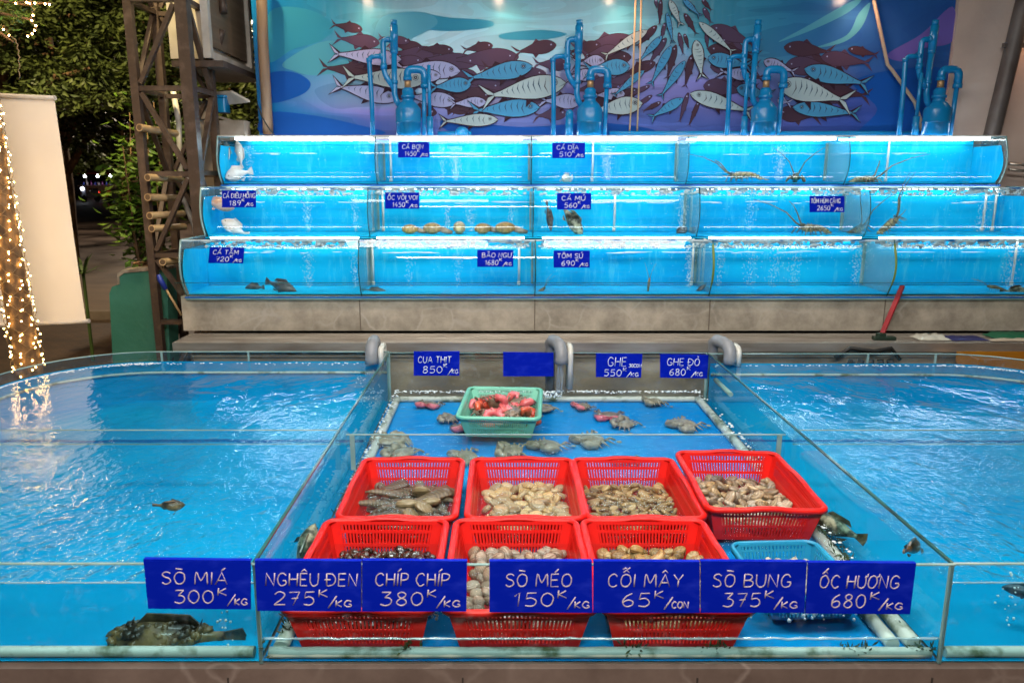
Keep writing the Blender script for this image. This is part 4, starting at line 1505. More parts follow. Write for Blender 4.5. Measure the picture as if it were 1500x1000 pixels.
YBL = YB + .03
left_out = [(XL, YBL)] + [(-1.0, YBL), (-1.4, YBL)] + arc(XFL + RC, YBL - RC, RC, 90, 180) + [(XFL, YF)]
right_out = [(XR, YB - .02), (1.6, YB - .02), (2.0, YB - .02)] + arc(XFR - RC, YB - .02 - RC, RC, 90, 0) + [(XFR, YF)]

def wall_strip(mb, pts, z0, z1, mi=0, smooth=True):
    vs_ = []
    for x, y in pts:
        vs_ += [(x, y, z0), (x, y, z1)]
    mb.add(vs_, [(2 * i, 2 * i + 2, 2 * i + 3, 2 * i + 1) for i in range(len(pts) - 1)], mi, smooth)

def inset(pts, cx_, cy_, d):
    out = []
    for x, y in pts:
        v = Vector((cx_ - x, cy_ - y)).normalized()
        out.append((x + v.x * d, y + v.y * d))
    return out

def side_tank(name_label, outl, xin, wlabel):
    root = thing('selling_tank', name_label, 'fish tank', (xin, YF, BOT), group='low selling tanks in front')
    cx_ = sum(p[0] for p in outl) / len(outl)
    b = MB()
    full = outl + [(xin, YF)]
    b.add([(x, y, BOT + .004) for x, y in inset(full, cx_, 2.9, .004)], [tuple(range(len(full)))], 0)
    wall_strip(b, inset(outl, cx_, 2.6, .014), BOT + .004, WS + .004)  # blue wall added for the floor's reflection in the back glass
    wpart(root, 'blue_lining', b, M['liner'])
    b = MB()
    ya = 3.42
    xa, xb = min(xin, outl[-1][0]) + .03, max(xin, outl[-1][0]) - .03
    b.tube([(xa + (xb - xa) * q / 30, ya + .02 * mnoise.noise(Vector((q * .3, xin * 5, 0))), BOT + .002) for q in range(31)], [.012 + .006 * mnoise.noise(Vector((q * .4, xin * 5, 3))) for q in range(31)], 6, 0, True, True)
    wpart(root, 'liner_seam', b, M['seam_blue'])
    b = MB(); wall_strip(b, outl, BOT, TOP); wpart(root, 'back_glass', b, M['glass_back'])
    b = MB(); b.tube([(x, y, TOP) for x, y in outl], .004, 6); wpart(root, 'glass_rim', b, M['glass_edge_light'])
    b = MB()
    x0, x1 = min(xin, outl[-1][0]), max(xin, outl[-1][0])
    b.add([(x0, YF, BOT), (x1, YF, BOT), (x1, YF, TOP), (x0, YF, TOP)], [(0, 1, 2, 3)])
    wpart(root, 'front_glass', b, M['glass_front'])
    b = MB(); b.box(((x0 + x1) / 2, YF, TOP + .0015), (x1 - x0, .009, .003)); wpart(root, 'front_rim', b, M['glass_edge_light'])
    # seam bead under the water line at the back, joints of the bent glass
    b = MB()
    b.tube([(x, y, WS - .058) for x, y in inset(outl, cx_, 2.6, .022)], .007, 6)
    wpart(root, 'sealant_bead', b, M['pvc_dirty'])
    for i in (2, 3, 17):
        x, y = outl[i]
        b = MB()
        b.box((x, y - .004, (TOP + WS) / 2), (.010, .008, TOP - WS), 0)
        wpart(root, 'glass_joint', b, M['glass_edge_light'])
    # cross strut of glass and foot pipe
    b = MB()
    ysx = 2.84
    b.box(((x0 + x1) / 2, ysx, TOP - .048), (x1 - x0 - .02, .006, .055), 0)
    b.box(((x0 + x1) / 2, ysx, TOP - .019), (x1 - x0 - .02, .007, .003), 1)
    b.box(((x0 + x1) / 2, ysx, TOP - .077), (x1 - x0 - .02, .007, .003), 1)
    wpart(root, 'cross_strut', b, [M['strut'], M['glass_edge_light']])
    b = MB()
    b.tube([(x0 + .02, YF + .022, BOT + .018), ((x0 + x1) / 2, YF + .022, BOT + .0185), (x1 - .02, YF + .022, BOT + .018)], .0145, 10)
    wpart(root, 'foot_pipe', b, M['pvc_dirty'])
    b = MB()
    b.add([(x, y, WS) for x, y in inset(full, cx_, 2.6, .003)], [tuple(range(len(full)))])
    b.add([(x0 + .004, YF + .006, BOT + .005), (x1 - .004, YF + .006, BOT + .005), (x1 - .004, YF + .006, WS), (x0 + .004, YF + .006, WS)], [(0, 1, 2, 3)], 1)
    w = wpart(root, 'water', b, [M['water_side'], M['water_face']])
    b = MB()
    b.tube([(x0 + (x1 - x0) * q / 60, YF + .008, WS + .0015 * mnoise.noise(Vector((q * .9, x0, 0)))) for q in range(61)], [.0024 + .0014 * mnoise.noise(Vector((q * 1.3, x0, 4))) for q in range(61)], 5)
    wpart(root, 'water_edge', b, M['meniscus'])
    return root
side_tank('wide glass selling tank of blue water left of the red baskets', left_out, XL, '')
side_tank('wide glass selling tank of blue water right of the red baskets', right_out, XR, '')

mid = thing('selling_tank', 'central shallow glass tank with the red baskets standing in it', 'fish tank', (0, YF, BOT), group='low selling tanks in front')
b = MB()
b.add([(XL + .005, YF + .003, BOT + .004), (XR - .005, YF + .003, BOT + .004), (XR - .005, YB - .003, BOT + .004), (XL + .005, YB - .003, BOT + .004)], [(0, 1, 2, 3)])
wpart(mid, 'blue_lining', b, M['liner_mid'])
for x in (XL, XR):
    b = MB()
    b.add([(x, YF + .004, BOT), (x, YB - .004, BOT), (x, YB - .004, TOP), (x, YF + .004, TOP)], [(0, 1, 2, 3)], 0)
    b.box((x, (YF + YB) / 2, TOP - .001), (.009, YB - YF - .01, .006), 1)
    wpart(mid, 'side_glass', b, [M['glass_side'], M['glass_edge']])
    b = MB()
    b.box((x - .004 * (1 if x > 0 else -1), YF + .001, (TOP + BOT) / 2), (.008, .010, TOP - BOT), 0)
    wpart(mid, 'corner_joint', b, M['glass_edge_light'])
    b = MB()
    b.box((x, YB - .006, (TOP + BOT) / 2), (.018, .012, TOP - BOT), 0)
    wpart(mid, 'corner_joint', b, M['glass_edge_light'])
b = MB(); b.add([(XL, YF - .004, BOT), (XR, YF - .004, BOT), (XR, YF - .004, TOP), (XL, YF - .004, TOP)], [(0, 1, 2, 3)])
b.box(((XL + XR) / 2, YF - .004, TOP + .0015), (XR - XL, .009, .003), 1)
wpart(mid, 'front_glass', b, [M['glass_front'], M['glass_edge_light']])
b = MB(); b.add([(XL, YB, BOT), (XR, YB, BOT), (XR, YB, TOP), (XL, YB, TOP)], [(0, 1, 2, 3)])
b.box(((XL + XR) / 2, YB, TOP + .0015), (XR - XL, .009, .003), 1)
wpart(mid, 'back_glass', b, [M['glass_back'], M['glass_edge_light']])
b = MB()
b.box(((XL + XR) / 2, 2.88, .53), (XR - XL - .012, .006, .145), 0)
b.box(((XL + XR) / 2, 2.88, .604), (XR - XL - .012, .007, .004), 1)
for x in (XL + .03, XR - .03):
    b.box((x, 2.878, .53), (.018, .008, .145), 1)
wpart(mid, 'cross_strut', b, [M['strut'], M['glass_edge_light']])
b = MB()
b.add([(XL + .004, YF, WM), (XR - .004, YF, WM), (XR - .004, YB - .003, WM), (XL + .004, YB - .003, WM)], [(0, 1, 2, 3)])
b.add([(XL + .004, YF + .004, BOT + .005), (XR - .004, YF + .004, BOT + .005), (XR - .004, YF + .004, WM), (XL + .004, YF + .004, WM)], [(0, 1, 2, 3)], 1)
wpart(mid, 'water', b, [M['water_mid'], M['water_face']])
b = MB()
b.tube([(XL + .01 + (XR - XL - .02) * q / 90, YF + .006, WM + .004 * mnoise.noise(Vector((q * .55, 3, 0)))) for q in range(91)], [.0034 + .002 * mnoise.noise(Vector((q * 1.3, 7, 4))) for q in range(91)], 5)
wpart(mid, 'water_edge', b, M['meniscus'])
b = MB()
rnd = random.Random(5)
def lumpy_pipe(p, q, r_, n=30):
    pts = [Vector(p) + (Vector(q) - Vector(p)) * k / n for k in range(n + 1)]
    b.tube(pts, [r_ * (1 + .18 * mnoise.noise(Vector((k * .9, p[0] * 7, 0)))) for k in range(n + 1)], 10)
lumpy_pipe((XL + .045, YF + .03, BOT + .022), (XL + .045, YB - .03, BOT + .022), .020)
lumpy_pipe((XR - .045, YF + .05, BOT + .022), (XR - .045, YB - .03, BOT + .022), .020)
lumpy_pipe((XR - .10, YF + .05, BOT + .020), (XR - .10, YF + .36, BOT + .020), .018, 8)
lumpy_pipe((XL + .02, YF + .018, BOT + .018), (XR - .02, YF + .018, BOT + .018), .0145, 40)
lumpy_pipe((XL + .04, YB - .02, BOT + .02), (XR - .04, YB - .02, BOT + .02), .016, 30)
b.tube([(XR + .035, YB - .35, .52), (XR + .035, YB - .06, .52)], .012, 8)
wpart(mid, 'frame_pipe', b, M['pvc_dirty'])
# foam along the back and side edges
b = MB()
for _ in range(620):
    s_ = rnd.random()
    if s_ < .6:
        p = Vector((rnd.uniform(XL + .03, XR - .03), YB - .012 - abs(rnd.gauss(0, .022)), WM))
    elif s_ < .85:
        p = Vector((XL + .03 + abs(rnd.gauss(0, .02)), rnd.uniform(YF + .3, YB), WM))
    else:
        p = Vector((XR - .03 - abs(rnd.gauss(0, .016)), rnd.uniform(YF + .3, YB), WM))
    r_ = rnd.uniform(.002, .006)
    b.ball(p, (r_ * 1.3, r_, r_ * .6), 6, 4)
for cx_, cy_, s_, n in ((.255, 4.0, .05, 90), (.32, 2.0, .03, 60), (.85, 1.9, .05, 130), (.62, 1.88, .03, 70), (.05, 1.86, .02, 40), (-.2, 1.87, .03, 40)):
    for _ in range(n):
        r_ = rnd.uniform(.002, .006)
        b.ball((cx_ + rnd.gauss(0, s_), cy_ + rnd.gauss(0, s_ * .5), WM + rnd.uniform(-.01, .012)), r_, 6, 4)
wpart(mid, 'foam', b, M['foam'])['kind'] = 'stuff'
b = MB()
for _ in range(420):
    side = rnd.random()
    if side < .55:
        p = Vector((XR - .04 + rnd.gauss(0, .014), rnd.choice((2.0, 2.25, 2.5, 2.62, 2.95, 3.1)) + rnd.gauss(0, .06), BOT + .035 + abs(rnd.gauss(0, .012))))
    elif side < .8:
        p = Vector((XL + .04 + rnd.gauss(0, .014), rnd.choice((1.9, 2.3, 2.7)) + rnd.gauss(0, .08), BOT + .035 + abs(rnd.gauss(0, .012))))
    else:
        p = Vector((rnd.choice((-.24, .33, .55, XR - .03, .92)) + rnd.gauss(0, .02), YF + .02 + rnd.gauss(0, .006), BOT + .02 + abs(rnd.gauss(0, .008))))
    for _k in range(2):
        leaf(b, p, rnd.uniform(.012, .03), .003, rnd.uniform(0, 6.3), rnd.uniform(-.3, 1.2), rnd.uniform(-1, 1))
wpart(mid, 'algae', b, mat('algae', (.045, .075, .012), .6, 0, (.02, .03, .008), 20))['kind'] = 'stuff'

# foam on the side tanks' rims
b = MB()
for outl, cx_ in ((left_out, -1.5), (right_out, 2)):
    ins = inset(outl[:-1], cx_, 2.6, .03)
    for _ in range(330):
        i = rnd.randrange(len(ins) - 1)
        t = rnd.random()
        x = ins[i][0] + (ins[i + 1][0] - ins[i][0]) * t
        y = ins[i][1] + (ins[i + 1][1] - ins[i][1]) * t - abs(rnd.gauss(0, .02))
        r_ = rnd.uniform(.002, .005)
        b.ball((x, y, WS), (r_ * 1.6, r_, r_ * .6), 6, 4)
for cx_, cy_, s_, n in ((-1.62, 1.79, .012, 16), (-.72, 1.80, .014, 26), (1.36, 1.85, .02, 20), (-.72, 3.95, .04, 70)):
    for _ in range(n):
        r_ = rnd.uniform(.0015, .004)
        b.ball((cx_ + rnd.gauss(0, s_), cy_ + rnd.gauss(0, s_ * .5), rnd.uniform(BOT + .02, WS - .01)), r_, 6, 4)
tag(b.build('foam', M['foam']), 'white froth along the edges of the water', 'foam', kind='stuff')

# plinth
b = MB()
pl_pts = [(XFL, YF - .02)] + [(x, y) for x, y in reversed(left_out[:-1])] + [(x, y) for x, y in right_out[:-1]] + [(XFR, YF - .02)]
b.prism([Vector((x, y, 0)) for x, y in pl_pts], (0, 0, BOT - .003))
plinth = thing('tiled_plinth', 'brown tiled plinth under the glass selling tanks', 'plinth', (0, YF, 0))
for x in (-1.9, -1.3, -.7, -.1, .5, 1.1, 1.7, 2.3):
    b.box((x, YF - .02, .18), (.004, .005, .34), 1)
wpart(plinth, 'tiled_block', b, [M['plinth'], mat('dark_grout', (.04, .03, .025), .8)])

# ================================================================== hand lettered price boards
M['sign'] = mat('blue_sign_board', (.001, .012, .40), .5, 0, (.012, .030, .50), 14, .50, .80, spec=.06, stretch=(1, 1, 2.5))
M['ink'] = mat('chalk_marker', (.72, .60, .58), .5, 0, (.60, .48, .47), 30)
M['ink_white'] = mat('white_marker', (.72, .76, .78), .5)
GL = {
 'A': (.72, [[(0, 0), (.36, 1), (.72, 0)], [(.13, .34), (.6, .34)]]),
 'B': (.6, [[(0, 0), (0, 1)], [(0, 1), (.3, 1), (.5, .86), (.46, .64), (.3, .54), (.02, .52)], [(.3, .53), (.52, .44), (.6, .24), (.48, .05), (.25, 0), (0, 0)]]),
 'C': (.62, [[(.58, .84), (.42, 1), (.2, .95), (.04, .7), (.03, .34), (.18, .06), (.4, 0), (.6, .14)]]),
 'D': (.68, [[(0, 0), (0, 1)], [(0, 1), (.34, .96), (.62, .74), (.66, .42), (.5, .12), (.2, 0), (0, 0)]]),
 'E': (.52, [[(.5, 1), (0, 1), (0, 0), (.52, 0)], [(0, .52), (.44, .52)]]),
 'G': (.68, [[(.62, .82), (.42, 1), (.18, .93), (.03, .62), (.05, .26), (.22, .02), (.48, .02), (.65, .16), (.66, .36)], [(.66, .40), (.40, .40)]]),
 'H': (.6, [[(0, 0), (0, 1)], [(.6, 0), (.6, 1)], [(0, .52), (.6, .52)]]),
 'I': (.08, [[(.04, 0), (.04, 1)]]),
 'K': (.56, [[(0, 0), (0, 1)], [(.52, 1), (.02, .46), (.56, 0)]]),
 'L': (.5, [[(0, 1), (0, 0), (.5, 0)]]),
 'M': (.78, [[(0, 0), (.06, 1), (.38, .3), (.7, 1), (.78, 0)]]),
 'N': (.62, [[(0, 0), (.02, 1), (.6, 0), (.62, 1)]]),
 'O': (.66, [[(.33, 1), (.1, .86), (0, .5), (.1, .14), (.33, 0), (.56, .14), (.66, .5), (.56, .86), (.33, 1)]]),
 'P': (.54, [[(0, 0), (0, 1)], [(0, 1), (.3, 1), (.52, .86), (.5, .62), (.32, .48), (0, .46)]]),
 'S': (.56, [[(.52, .88), (.34, 1), (.12, .94), (.04, .76), (.18, .58), (.42, .46), (.54, .26), (.42, .05), (.2, 0), (.0, .12)]]),
 'T': (.62, [[(0, 1), (.62, 1)], [(.31, 1), (.31, 0)]]),
 'U': (.6, [[(0, 1), (0, .5), (.04, .16), (.22, 0), (.4, 0), (.56, .16), (.6, .5), (.6, 1)]]),
 'V': (.64, [[(0, 1), (.32, 0), (.64, 1)]]),
 'X': (.58, [[(0, 0), (.58, 1)], [(0, 1), (.58, 0)]]),
 'Y': (.62, [[(0, 1), (.31, .5), (.62, 1)], [(.31, .5), (.31, 0)]]),
 '0': (.56, [[(.28, 1), (.08, .84), (0, .5), (.08, .16), (.28, 0), (.48, .16), (.56, .5), (.48, .84), (.28, 1)]]),
 '1': (.28, [[(0, .74), (.22, 1), (.2, 0)]]),
 '2': (.56, [[(.02, .8), (.14, .96), (.34, 1), (.5, .86), (.5, .66), (.34, .4), (.1, .14), (0, .0)], [(0, 0), (.56, .03)]]),
 '3': (.54, [[(.02, .97), (.48, 1)], [(.48, 1), (.2, .58)], [(.2, .58), (.42, .54), (.54, .34), (.46, .08), (.24, -.02), (.0, .08)]]),
 '4': (.56, [[(.36, 1), (0, .34), (.56, .34)], [(.42, .62), (.40, 0)]]),
 '5': (.54, [[(.52, 1), (.1, .98), (.06, .56)], [(.06, .56), (.3, .62), (.5, .46), (.5, .18), (.32, 0), (.02, .05)]]),
 '6': (.54, [[(.46, .98), (.2, .78), (.04, .44), (.06, .14), (.26, 0), (.48, .12), (.5, .36), (.32, .5), (.1, .38), (.05, .26)]]),
 '7': (.5, [[(0, .97), (.5, 1), (.2, 0)], [(.12, .5), (.44, .54)]]),
 '8': (.54, [[(.44, .9), (.26, 1), (.08, .86), (.14, .64), (.4, .46), (.52, .22), (.38, .02), (.16, .02), (.04, .2), (.16, .46), (.42, .66), (.46, .86), (.36, .98)]]),
 '9': (.52, [[(.48, .72), (.32, .5), (.1, .54), (.02, .76), (.16, .98), (.38, .96), (.5, .74), (.44, .36), (.3, 0)]]),
 '/': (.5, [[(0, -.12), (.5, 1.0)]]),
}
def smooth_stroke(p):
    if len(p) < 5:
        return p
    out = []
    n = len(p)
    for i in range(n - 1):
        p0, p1, p2, p3 = p[max(i - 1, 0)], p[i], p[i + 1], p[min(i + 2, n - 1)]
        for s_ in range(4):
            t = s_ / 4
            out.append(tuple(.5 * (2 * b + (c - a) * t + (2 * a - 5 * b + 4 * c - d) * t * t + (3 * b - a - 3 * c + d) * t ** 3) for a, b, c, d in zip(p0, p1, p2, p3)))
    out.append(p[-1])
    return out

def text_strokes(txt):
    x, out = 0, []
    for ch in txt:
        if ch == ' ':
            x += .42
            continue
        marks = []
        if ch == 'Đ':
            base, extra = 'D', [[(-.16, .5), (.28, .5)]]
        else:
            dec = unicodedata.normalize('NFD', ch)
            base, marks, extra = dec[0], dec[1:], []
        w, st = GL[base]
        st = [smooth_stroke(s_) for s_ in st] + extra
        c, up = w / 2, 1.14
        for m in marks:
            o = ord(m)
            if o == 0x302:
                st.append([(c - .2, up), (c, up + .2), (c + .2, up)]); up += .2
            elif o == 0x301:
                st.append([(c - .02, up), (c + .2, up + .24)]); up += .2
            elif o == 0x300:
                st.append([(c - .24, up + .15), (c + .2, up + .10)])
            elif o == 0x303:
                st.append([(c - .24, up + .04), (c - .08, up + .17), (c + .08, up + .06), (c + .24, up + .2)])
            elif o == 0x309:
                st.append([(c - .08, up + .22), (c + .1, up + .2), (c, up)])
            elif o == 0x31b:
                st.append([(w - .06, .86), (w + .12, .96), (w + .1, 1.14)])
            elif o == 0x323:
                st.append([(c - .03, -.2), (c + .03, -.14)])
        out += [[(x + a, b) for a, b in s_] for s_ in st]
        x += w + .22
    return out, max(x - .22, .1)

def sign(name_label, px, Y, rows, r, ink, group, thick=.004, cover=True, dy=0):
    """px: photo-pixel corners tl, tr, br, bl of a board hanging at distance Y"""
    tl_, tr2, br2, bl2 = (at(x, y, Y) for x, y in px)
    if dy:
        bl2.y += dy
        br2.y += dy
    c = (tl_ + tr2 + br2 + bl2) / 4
    root = thing('price_sign', name_label, 'price sign', c, group=group)
    def P(s_, t):
        return (bl2 * (1 - s_) + br2 * s_) * (1 - t) + (tl_ * (1 - s_) + tr2 * s_) * t - c
    n_ = (P(1, 0) - P(0, 0)).cross(P(0, 1) - P(0, 0)).normalized()
    if n_.y > 0:
        n_ = -n_
    b = MB()
    b.prism([P(0, 0), P(1, 0), P(1, 1), P(0, 1)], -n_ * thick)
    if cover:   # folded flap that hooks over the glass edge
        b.prism([P(0, 1) - n_ * .0005 + Vector((0, 0, .0005)), P(1, 1) - n_ * .0005 + Vector((0, 0, .0005)), P(1, 1) - n_ * .012 + Vector((0, 0, .0005)), P(0, 1) - n_ * .012 + Vector((0, 0, .0005))], (0, 0, .004))
    b.build('board', M['sign'], root)
    if rows:
        b = MB()
        for txt, x0, x1, yb, h in rows:
            st, w = text_strokes(txt)
            for s_ in st:
                pts = []
                for k, (x, y) in enumerate(s_):
                    jx = .006 * mnoise.noise(Vector((x * 3 + yb * 9, y * 3, len(txt))))
                    pts.append(P(x0 + (x1 - x0) * x / w + jx + .035 * h * (y - .5), yb + h * y + jx) + n_ * (r * .12))
                q = [pts[0]]
                for a, d in zip(pts, pts[1:]):
                    if (d - a).length > 1e-6:
                        q.append(d)
                b.tube(q, [r * (.86 + .42 * mnoise.noise(Vector((k * .8, h * 11, x0 * 7)))) for k in range(len(q))], 6, 0, True, True)
        b.build('lettering', ink, root)
    return root

GF = 'blue price boards along the front glass'
FYS = YF - .016
def price(name, num, unit, n0=.14, n1=.80, a0=.26, a1=.58):
    return [(name, n0, n1, .53, .25), (num, a0, a1, .13, .27), ('K', a1 + .05, a1 + .13, .30, .15), ('/', a1 + .14, a1 + .21, .10, .22), (unit, a1 + .21, min(.97, a1 + .36), .10, .13)]
front = [
 ('SÒ MIÁ', '300', 'KG', [(210, 821), (367, 823), (367, 892), (217, 891)], dict(n0=.16, n1=.78, a0=.27, a1=.64)),
 ('NGHÊU ĐEN', '275', 'KG', [(373, 823), (529, 824), (529, 895), (377, 894)], dict(n0=.10, n1=.96, a0=.17, a1=.55)),
 ('CHÍP CHÍP', '380', 'KG', [(530.5, 823), (684, 824), (683, 895), (530.5, 895)], dict(n0=.13, n1=.83, a0=.18, a1=.58)),
 ('SÒ MÉO', '150', 'KG', [(717, 824), (867, 824), (868, 897), (717, 896)], dict(n0=.16, n1=.80, a0=.24, a1=.62)),
 ('CỖI MÂY', '65', 'CON', [(869.5, 824), (1025, 825), (1025, 897), (869, 897)], dict(n0=.14, n1=.84, a0=.27, a1=.53)),
 ('SÒ BUNG', '375', 'KG', [(1026.5, 824), (1182, 825), (1178, 897), (1026.5, 897)], dict(n0=.12, n1=.86, a0=.22, a1=.57)),
 ('ỐC HƯƠNG', '680', 'KG', [(1184, 826), (1342, 827), (1333, 899), (1180, 898)], dict(n0=.12, n1=.86, a0=.24, a1=.56)),
]
for nm, num, un, px, kw in front:
    t_ = {'SÒ MIÁ': 'above the big mottled grouper', 'NGHÊU ĐEN': 'at the left corner of the centre tank', 'CHÍP CHÍP': 'over the leftmost front red basket',
          'SÒ MÉO': 'over the middle front red basket', 'CỖI MÂY': 'over the right front red basket', 'SÒ BUNG': 'in front of the light blue basket', 'ỐC HƯƠNG': 'at the right end of the board row'}[nm]
    sign('blue board lettered %s %sK %s' % (nm.title(), num, t_), px, FYS, price(nm, num, un, **kw), .0018, M['ink'], GF)

GB_ = 'small blue price boards on the back glass'
def price2(name, num, unit, n0=.14, n1=.80, a0=.22, a1=.58, h=.26):
    return [(name, n0, n1, .56, h), (num, a0, a1, .12, .28), ('K', a1 + .04, a1 + .11, .36, .15), ('/', a1 + .13, a1 + .22, .06, .24), (unit, a1 + .22, min(.97, a1 + .37), .10, .16)]
sign('small blue board lettered Cua Thịt 850K on the back glass', [(606, 516), (673, 516), (673, 550), (606, 550)], YB - .02, price2('CUA THỊT', '850', 'KG', .10, .82, .2, .62), .0023, M['ink_white'], GB_)
sign('blank blue board on the back glass beside a grey outlet pipe', [(737, 517), (811, 518), (811, 551), (737, 551)], YB - .02, None, .002, M['ink_white'], GB_)
sign('small blue board lettered Ghẹ 550K on the back glass', [(873, 519), (941, 520), (939, 553), (873, 552)], YB - .02,
     [('GHẸ', .26, .66, .50, .38), ('30CON', .72, .99, .46, .14), ('550', .18, .56, .06, .28), ('K', .60, .67, .28, .14), ('/', .68, .77, .03, .22), ('KG', .78, .94, .06, .15)], .0023, M['ink_white'], GB_)
sign('small blue board lettered Ghẹ Đỏ 680K, right on the back glass', [(967, 520), (1038, 521), (1036, 554), (967, 553)], YB - .02, price2('GHẸ ĐỎ', '680', 'KG', .15, .82, .2, .53, .30), .0023, M['ink_white'], GB_)

GT = 'little blue price boards on the stepped tanks'
tiersigns = [
 (3, 'CÁ BƠN', '1450', (583, 208, 629, 231), 'on the topmost tank, left one', {}),
 (3, 'CÁ DÌA', '510', (809, 209, 857, 232), 'on the topmost tank, right one', {}),
 (2, 'CÁ DIÊU HỒNG', '189', (325, 279, 375, 304), 'left end of middle tank', dict(n0=.04, n1=.98, a0=.22, a1=.55)),
 (2, 'ỐC VÒI VOI', '1450', (564, 282, 614, 306), 'above the big shells', dict(n0=.08, n1=.94)),
 (2, 'CÁ MÚ', '560', (816, 283, 866, 307), 'above the mottled fish', dict(n0=.14, n1=.82)),
 (2, 'TÔM HÙM CÀNG', '2650', (1186, 287, 1237, 311), 'above the middle tank lobsters', dict(n0=.04, n1=.88)),
 (1, 'CÁ TẦM', '720', (305, 362, 358, 386), 'at the left end of the lowest tank', dict(n0=.12, n1=.84)),
 (1, 'BÀO NGƯ', '1680', (699, 366, 752, 391), 'left of the lowest tank centre divider', dict(n0=.14, n1=.94)),
 (1, 'TÔM SÚ', '690', (811, 367, 864, 392), 'right of the lowest tank centre divider', dict(n0=.10, n1=.80)),
]
for k, nm, num, (x0, y0, x1, y1), wh, kw in tiersigns:
    Y0 = TIER[k][0]
    sk = 2 if nm == 'CÁ TẦM' else 0
    sign('little board lettered %s %sK, %s' % (nm.title(), num, wh), [(x0 + sk, y0), (x1, y0 + sk * .3), (x1 - sk, y1), (x0, y1 - sk * .3)], Y0 - .066, price2(nm, num, 'KG', **kw), .0022, M['ink_white'], GT, .003, False)

# ================================================================== outlet pipes on the back glass
def outlet(px, label, flip):
    p = at(px, 512, YB)
    root = thing('outlet_pipe', label, 'outlet pipe', (p.x, YB, WM), group='bent outlet pipes over the back glass')
    zt_ = TOP - WM
    b = MB()
    s_ = flip
    R_ = .034
    b.tube([(0, .10, -.05), (0, .10, zt_ + .00), (0, .095, zt_ + .035), (s_ * .01, .07, zt_ + .055), (s_ * .03, .02, zt_ + .055), (s_ * .045, -.03, zt_ + .045), (s_ * .05, -.052, zt_ + .02), (s_ * .05, -.055, zt_ - .02), (s_ * .05, -.055, zt_ - .045)], [R_ * .8, R_ * .8] + [R_] * 6 + [R_ * 1.08], 14)
    b.build('grey_bend', M['pipe_grey'], root)
    b = MB()
    x = s_ * .05 + .050
    b.tube([(x, .06, .0), (x, .06, zt_ + .02), (x, .055, zt_ + .032), (x, .03, zt_ + .036), (x, -.03, zt_ + .032), (x, -.045, zt_ + .02), (x, -.047, zt_), (x, -.047, .02 if px > 700 and px < 900 else zt_ - .06)], .0155, 12)
    b.build('white_pipe', M['pvc'], root)
    return root
outlet(545, 'grey and white outlet pipes at the left corner of the back glass', .1)
outlet(808, 'grey and white outlet pipes pouring water beside the blank board', 1)
outlet(1052, 'grey and white outlet pipes at the right corner of the back glass', 1)
b = MB()
rnd = random.Random(44)
c = at(824, 560, YB - .06)
for k in range(5):
    b.tube([(c.x - .028 + .007 * k + rnd.uniform(-.003, .003), YB - .058 + rnd.uniform(-.01, .01), z) for z in (.63, .58, .53, .48, WM)], [.004, .0035, .003, .003, .004], 6)
tag(b.build('water_jet', clear('falling_water', (.92, .96, 1), .08, 1, .15, (.8, .9, .95))), 'thin stream of water falling from the middle outlet pipe', 'water', kind='stuff')

# ================================================================== baskets
def wallf(side, s_, t, dim, off=0):
    """side 0 front,1 right,2 back,3 left; s 0..1 along; t height 0..1"""
    (w0, d0, w1, d1, h) = dim
    w = w0 + (w1 - w0) * t + off * 2
    d = d0 + (d1 - d0) * t + off * 2
    z = h * t
    u = s_ - .5
    return {0: Vector((u * w, -d / 2, z)), 1: Vector((w / 2, u * d, z)), 2: Vector((-u * w, d / 2, z)), 3: Vector((-w / 2, -u * d, z))}[side]

def slab(b, side, s0, s1, t0, t1, dim, th=.003, n=1, mi=0):
    for k in range(n):
        a0, a1 = s0 + (s1 - s0) * k / n, s0 + (s1 - s0) * (k + 1) / n
        vs_ = [wallf(side, a0, t0, dim), wallf(side, a1, t0, dim), wallf(side, a1, t1, dim), wallf(side, a0, t1, dim)]
        vs_ += [wallf(side, a0, t0, dim, -th), wallf(side, a1, t0, dim, -th), wallf(side, a1, t1, dim, -th), wallf(side, a0, t1, dim, -th)]
        b.add(vs_, [(0, 1, 2, 3), (7, 6, 5, 4), (0, 4, 5, 1), (1, 5, 6, 2), (2, 6, 7, 3), (3, 7, 4, 0)], mi)

